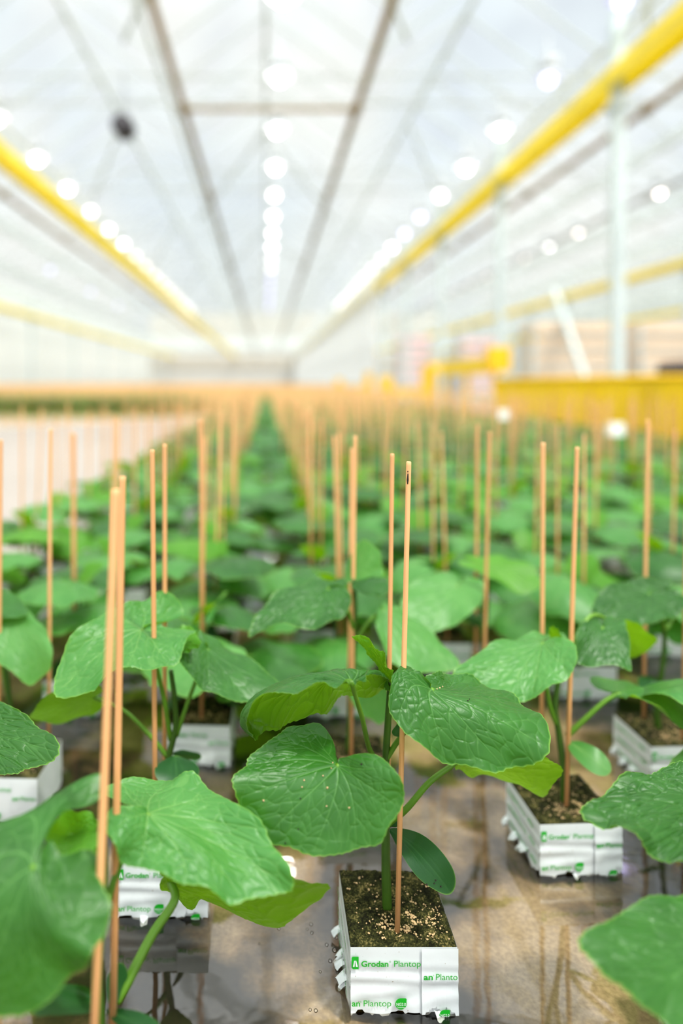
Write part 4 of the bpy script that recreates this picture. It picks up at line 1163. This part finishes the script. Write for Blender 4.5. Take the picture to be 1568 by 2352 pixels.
# side screen hanging along the column line, further back
sc_ = MB(); n = 240
ys = np.linspace(31, YE, n); xs = 4.96 + .05*np.sin(ys*3.1)
sc_.add(np.concatenate([np.stack([xs, ys, np.full(n,.6)],1), np.stack([xs, ys, np.full(n,6.6)],1)]), [[i,i+1,n+i+1,n+i] for i in range(n-1)])
o = sc_.build('screen_curtain', M['curtain'], None, True); tag(o, 'white screen curtain hanging along the far columns', 'curtain')
# columns on both sides of the bay and beyond
for cx, ys in ((5.15, range(10, 115, 5)), (15.45, range(10, 80, 5)), (25.75, range(20, 80, 10)), (-15.45, range(25, 110, 10))):
    for y in ys:
        mb = MB(); mb.box((cx-.075,y-.075,0),(cx+.075,y+.075,6.0)); mb.box((cx-.13,y-.13,-.01),(cx+.13,y+.13,.03)); mb.box((cx-.16,y-.10,HZ-.45),(cx+.16,y+.10,HZ-.38))
        structure('column', mb, M['white_paint'])
# yellow beams along the column lines
for k, cx in enumerate((-15.45, -5.15, 5.15, 15.45, 25.75)):
    mb = MB(); y0 = 2 if abs(cx) < 6 else 6
    mb.box((cx-.16,y0,HZ-.004),(cx+.16,114.5,HZ+.004)); mb.box((cx-.165,y0,HZ-.16),(cx-.16,114.5,HZ+.12)); mb.box((cx+.16,y0,HZ-.16),(cx+.165,114.5,HZ+.12))
    structure('beam', mb, M['yellow_beam'], label='bright yellow beam running along the columns under the glass roof')
# brown rails with couplings
for cx, z in ((-1.33, HZ), (1.47, HZ), (6.2, HZ), (-6.2, HZ), (9.1, HZ)):
    mb = MB(); mb.tube(np.array([[cx,2,z],[cx,40,z],[cx,114,z]]), .055, 8)
    for y in np.arange(11.1, 112, 5): mb.tube(np.array([[cx,y-.12,z],[cx,y+.12,z]]), .085, 8)
    o = mb.build('ceiling_rail', M['brown_rail'] if abs(cx) < 7 else M['grey_rail'], None, True); tag(o, kind='structure')
mb = MB(); mb.bar((-1.33,11.1,HZ),(1.47,11.1,HZ),.05); o = mb.build('ceiling_rail', M['brown_rail']); tag(o, kind='structure')
# cross girders every 5 m with lattice
for y in np.arange(6.1, 112, 5.0):
    mb = MB()
    for bx in range(-2, 3):
        c0 = bx*10.3
        mb.bar((c0-5.15,y,HZ+.1),(c0+5.15,y,HZ+.1),.035); mb.bar((c0-5.15,y,HZ+.55),(c0+5.15,y,HZ+.55),.03)
        for k in range(10):
            a = c0-5.15+k*1.03; mb.bar((a,y,HZ+(.1 if k%2 else .55)),(a+1.03,y,HZ+(.55 if k%2 else .1)),.02)
    structure('ceiling_girder', mb, M['bar'])
# glass roof in small gables, with bars
PZ = HZ+.62; RZ = PZ+1.25; SP = 3.4333
gl = MB(); bars = MB(); pur = MB()
xs0 = np.arange(-22.317, 31.0, SP)
for x in xs0:
    gl.add([[x,-3,PZ],[x+SP/2,-3,RZ],[x+SP/2,YE,RZ],[x,YE,PZ],[x+SP,-3,PZ],[x+SP,YE,PZ]], [[0,1,2,3],[1,4,5,2]])
    pur.box((x-.03,-3,PZ-.03),(x+.03,YE,PZ+.01)); pur.box((x+SP/2-.03,-3,RZ-.02),(x+SP/2+.03,YE,RZ+.05))
    yy = np.arange(-2, YE, 1.25)
    for i, y in enumerate(yy):
        if y > 60 and i % 2: continue
        bars.bar((x,y,PZ+.01),(x+SP/2,y,RZ+.01),.035); bars.bar((x+SP/2,y,RZ+.01),(x+SP,y,PZ+.01),.035)
structure('ceiling', gl, M['glass'])
structure('ceiling_gutters', pur, M['bar'])
structure('ceiling_glazing_bars', bars, M['bar'])
# diagonal braces
mb = MB()
for y in np.arange(6.1, 60, 10):
    for s_ in (-1, 1):
        mb.bar((0,y,PZ+.9),(s_*1.9,y+3,HZ+.1),.05); mb.bar((s_*3.4,y,PZ+1.0),(s_*5.1,y+3,HZ+.1),.05)
structure('ceiling_braces', mb, M['bar'])

# grow lamps in rows
def lamp_mesh():
    h = MB(); h.box((-.10,-.16,.16),(.10,.16,.30)); h.box((-.015,-.015,.30),(.015,.015,.62))
    r = MB()
    prof = [(.07,.17),(.13,.12),(.16,.05),(.168,.03)]
    seg = 18; v = [[a*math.cos(t), a*math.sin(t), z] for a, z in prof for t in np.arange(seg)/seg*2*PI]
    r.add(v, [[i*seg+j, i*seg+(j+1)%seg, (i+1)*seg+(j+1)%seg, (i+1)*seg+j] for i in range(3) for j in range(seg)])
    bm = bmesh.new(); bmesh.ops.create_icosphere(bm, subdivisions=2, radius=.085)
    v = np.array([x.co[:] for x in bm.verts]); t = np.array([[q.index for q in f.verts] for f in bm.faces]); bm.free()
    return h.mesh('housing', M['housing']), r.mesh('reflector', M['housing'], True), {k: MB().add(v*[1,1,1], t=t).mesh('lamp_bulb', M[k], True) for k in [q for q in M if q.startswith(('glow_','warm_','violet_'))]}
LH, LR, LB = lamp_mesh()
rowname = {-8.5:'row past the path', -4.55:'row by the path-side yellow beam', .2:'row over the middle aisle', 4.15:'row by the yellow beam over the barrier', 9.15:'row beyond the columns', 13.4:'outermost row'}
cnt = {}
for X, ks, cm in ((-8.5,range(5,16),None),(-4.55,range(0,17),'w'),(.2,range(-1,17),None),(4.15,range(-1,16),None),(9.15,range(3,16),'w'),(13.4,range(4,12),'w')):
    for k in ks:
        y = {-8.5:8.3,-4.55:9.45,.2:7.9,4.15:7.95,9.15:7.6,13.4:7.4}[X] + 2.07*k
        if X == -8.5 and k % 3: continue
        if X == 13.4 and k not in (4,6,9): continue
        root = empty('ceiling_grow_lamp', (X, y, HZ+.0))
        n = cnt.get(X, 0); cnt[X] = n+1
        lab = '%s glowing lamp from the near end, %s' % (ORD[n] if n < 12 else 'faint distant', rowname[X])
        tag(root, lab, 'lamp', 'glowing grow lamps, ' + rowname[X])
        child('housing', LH, root); child('reflector', LR, root)
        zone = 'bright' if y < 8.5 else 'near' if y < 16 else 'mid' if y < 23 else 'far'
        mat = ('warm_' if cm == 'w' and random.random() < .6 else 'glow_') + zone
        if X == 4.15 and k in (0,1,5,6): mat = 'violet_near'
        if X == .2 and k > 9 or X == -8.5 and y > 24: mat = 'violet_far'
        child('lamp_bulb', LB[mat], root)
# round dark fan box under the roof
mb = MB(); c = np.array(W(284,292,11.0))
mb.tube(np.array([c+[0,-.16,0], c+[0,.16,0]]), .17, 20); mb.bar(c, c+[0,0,.9], .012)
o = mb.build('ceiling_fan', M['motor'], None, True, c); o.location = c; tag(o, 'small dark round fan hanging alone under the glass roof', 'fan')

# ================================================================== yellow barrier and things behind
def thing_mesh(name, mb, mat, label, cat, group=None, smooth=False):
    v, fs, mi = mb.arrays(); lo = v.min(0); hi = v.max(0); off = np.array([(lo[0]+hi[0])/2, (lo[1]+hi[1])/2, lo[2]])
    o = mb.build(name, mat, None, smooth, off); o.location = off
    return tag(o, label, cat, group)
BX = 3.12
off = (BX, 6.5, 0)
r = empty('yellow_barrier', off, 'long low bright yellow barrier standing behind the plants', 'barrier')
MB().box((BX-.004,3.6,.08),(BX+.004,9.2,.64)).build('panel', M['yellow_sheet'], r, False, off)
MB().tube(np.array([[BX,3.6,.645],[BX,9.2,.645]]), .022, 8).build('top_rail', M['yellow_deep'], r, True, off)
for y in np.arange(3.8, 9.3, .9): MB().box((BX+.03,y-.02,0),(BX+.07,y+.02,.63)).build('post', M['yellow_deep'], r, False, off)
off = (BX+.13, 5.5, 0)
r = empty('motor_unit', off, 'small dark motor sticking up above the yellow barrier', 'motor')
mb = MB(); mb.box((BX+.10,5.40,.60),(BX+.24,5.62,.72)); mb.tube(np.array([[BX+.17,5.36,.725],[BX+.17,5.66,.725]]), .05, 12); mb.build('casing', M['motor'], r, False, off)
MB().box((BX+.14,5.46,0),(BX+.20,5.54,.60)).build('stand', M['motor'], r, False, off)
# yellow box with a rail running back
off = (BX+.03, 9.5, 0)
r = empty('yellow_rail_frame', off, 'yellow end box with a rail running back beyond the barrier', 'frame')
MB().box((BX-.04,9.35,.76),(BX+.24,9.6,1.10)).build('end_box', M['yellow_deep'], r, False, off)
MB().box((BX+.02,9.6,.74),(BX+.10,12.2,.98)).build('rail', M['yellow'], r, False, off)
for y in (9.45, 10.8, 12.1): MB().box((BX+.03,y-.03,0),(BX+.09,y+.03,.76)).build('post', M['yellow_deep'], r, False, off)
# yellow hoops further along
for k, (px, Y) in enumerate(((935,15.2),(812,25.0))):
    c = W(px, 880, Y); off = (c[0], Y, 0)
    r = empty('yellow_hoop', off, 'yellow U-shaped hoop stand beyond the barrier, %s' % ('nearer one' if k == 0 else 'farther one by the white curtain'), 'hoop', 'yellow hoop stands')
    a = .44 if k == 0 else .5
    MB().bar((c[0]-a,Y,.40),(c[0]+a,Y,.40),.20,.20).build('crossbar', M['yellow'], r, False, off)
    for s_ in (-1,1): MB().bar((c[0]+s_*a,Y,.0),(c[0]+s_*a*1.1,Y,.98 if s_ > 0 else .75),.24,.24).build('upright', M['yellow_deep'], r, False, off)
    if k == 0: MB().bar((c[0]+a,Y,.92),(c[0]+a*2.1,Y,.98),.12,.2).build('arm', M['yellow'], r, False, off)
# racks behind the barrier
for k, (X, Y, w, h, mat) in enumerate(((8.4,19.0,2.3,2.35,'peach'),(11.4,19.2,2.3,2.3,'peach'),(14.4,19.4,2.2,2.4,'peach'),(8.0,25.5,1.6,2.2,'pink'),(6.6,30.5,1.4,2.6,'pink'))):
    off = (X, Y, 0)
    r = empty('storage_rack', off, 'pale %s-coloured storage rack, %s along the back' % (mat, ORD[k]), 'rack', 'pale storage racks')
    for sx in (-1,1):
        for sy in (-1,1): MB().box((X+sx*w/2-.03,Y+sy*.5-.03,0),(X+sx*w/2+.03,Y+sy*.5+.03,h)).build('post', M['white_paint'], r, False, off)
    for z in np.arange(.25, h, .42):
        s1 = MB().box((X-w/2,Y-.5,z),(X+w/2,Y+.5,z+.04)).build('shelf', M['white_paint'], r, False, off)
        t1 = MB().box((X-w/2+.04,Y-.45,z+.05),(X+w/2-.04,Y+.45,z+.30)).build('tray', M[mat], r, False, off)
# slanting white brace pole
mb = MB(); mb.bar(W(1272,690,19.0)+[0,0,.3], [W(1365,880,17.0)[0],17.0,0], .12); o = mb.build('brace_pole', M['white_paint']); tag(o, 'white pole slanting down behind the yellow barrier', 'pole')
# white cards on short sticks among the plants
for k, (px, py, Y) in enumerate(((1412,986,3.3),(1157,952,4.6))):
    c = W(px, py, Y); off = (c[0], Y, 0)
    r = empty('label_card', off, 'small white card on a stick among the plants, %s' % ('nearer the yellow barrier panel' if k == 0 else 'near the barrier end'), 'card', 'white cards among the plants')
    MB().box((c[0]-.045,Y-.003,c[2]-.032),(c[0]+.045,Y+.003,c[2]+.032)).build('card', M['card'], r, False, off)
    MB().tube(np.array([[c[0],Y+.01,.0],[c[0],Y+.01,c[2]]]), .006, 6).build('stick', M['stake'], r, False, off)

# ================================================================== light
w = bpy.data.worlds.new('sky'); scene.world = w; w.use_nodes = True
nt = w.node_tree; nt.nodes.clear(); L = nt.links.new
out = nt.nodes.new('ShaderNodeOutputWorld'); bg = nt.nodes.new('ShaderNodeBackground')
tc = N(nt,'ShaderNodeTexCoord'); nz = N(nt,'ShaderNodeTexNoise'); nz.inputs['Scale'].default_value = 3.2; nz.inputs['Detail'].default_value = 5
L(tc.outputs['Generated'], nz.inputs[0])
cr = N(nt,'ShaderNodeValToRGB'); cr.color_ramp.elements[0].position = .40; cr.color_ramp.elements[0].color = c4(.80,.86,.93)
cr.color_ramp.elements[1].position = .60; cr.color_ramp.elements[1].color = c4(1,1,.98)
L(nz.outputs['Fac'], cr.inputs[0]); L(cr.outputs[0], bg.inputs[0])
# sky made brighter behind the camera as added front fill
sx = N(nt,'ShaderNodeSeparateXYZ'); L(tc.outputs['Generated'], sx.inputs[0])
mr = N(nt,'ShaderNodeMapRange'); mr.interpolation_type = 'SMOOTHSTEP'
mr.inputs[1].default_value = .1; mr.inputs[2].default_value = -.5; mr.inputs[3].default_value = .535; mr.inputs[4].default_value = 1.15
L(sx.outputs[1], mr.inputs[0])
mz = N(nt,'ShaderNodeMapRange'); mz.interpolation_type = 'SMOOTHSTEP'
mz.inputs[1].default_value = .45; mz.inputs[2].default_value = .80; mz.inputs[3].default_value = 0; mz.inputs[4].default_value = 1.3
L(sx.outputs[2], mz.inputs[0])
sm = N(nt,'ShaderNodeMath', operation='ADD'); L(mr.outputs[0], sm.inputs[0]); L(mz.outputs[0], sm.inputs[1]); L(sm.outputs[0], bg.inputs[1])
L(bg.outputs[0], out.inputs[0])
sun = bpy.data.lights.new('sun', 'SUN'); sun.energy = 2.0; sun.angle = math.radians(5); sun.color = (1,.97,.92)
so = bpy.data.objects.new('sun', sun); link(so); so.rotation_euler = Vector((.40,-.36,1)).to_track_quat('Z','Y').to_euler()

scene.view_settings.view_transform = 'Standard'
scene.view_settings.look = 'Medium High Contrast'
scene.view_settings.exposure = .62
scene.view_settings.gamma = 1.0
scene.cycles.use_denoising = True
scene.cycles.max_bounces = 7
scene.cycles.use_adaptive_sampling = True
scene.cycles.adaptive_threshold = .02
scene.cycles.diffuse_bounces = 2
scene.cycles.glossy_bounces = 3
scene.cycles.transparent_max_bounces = 16
scene.cycles.sample_clamp_indirect = 4.0
scene.cycles.caustics_reflective = False
scene.cycles.caustics_refractive = False
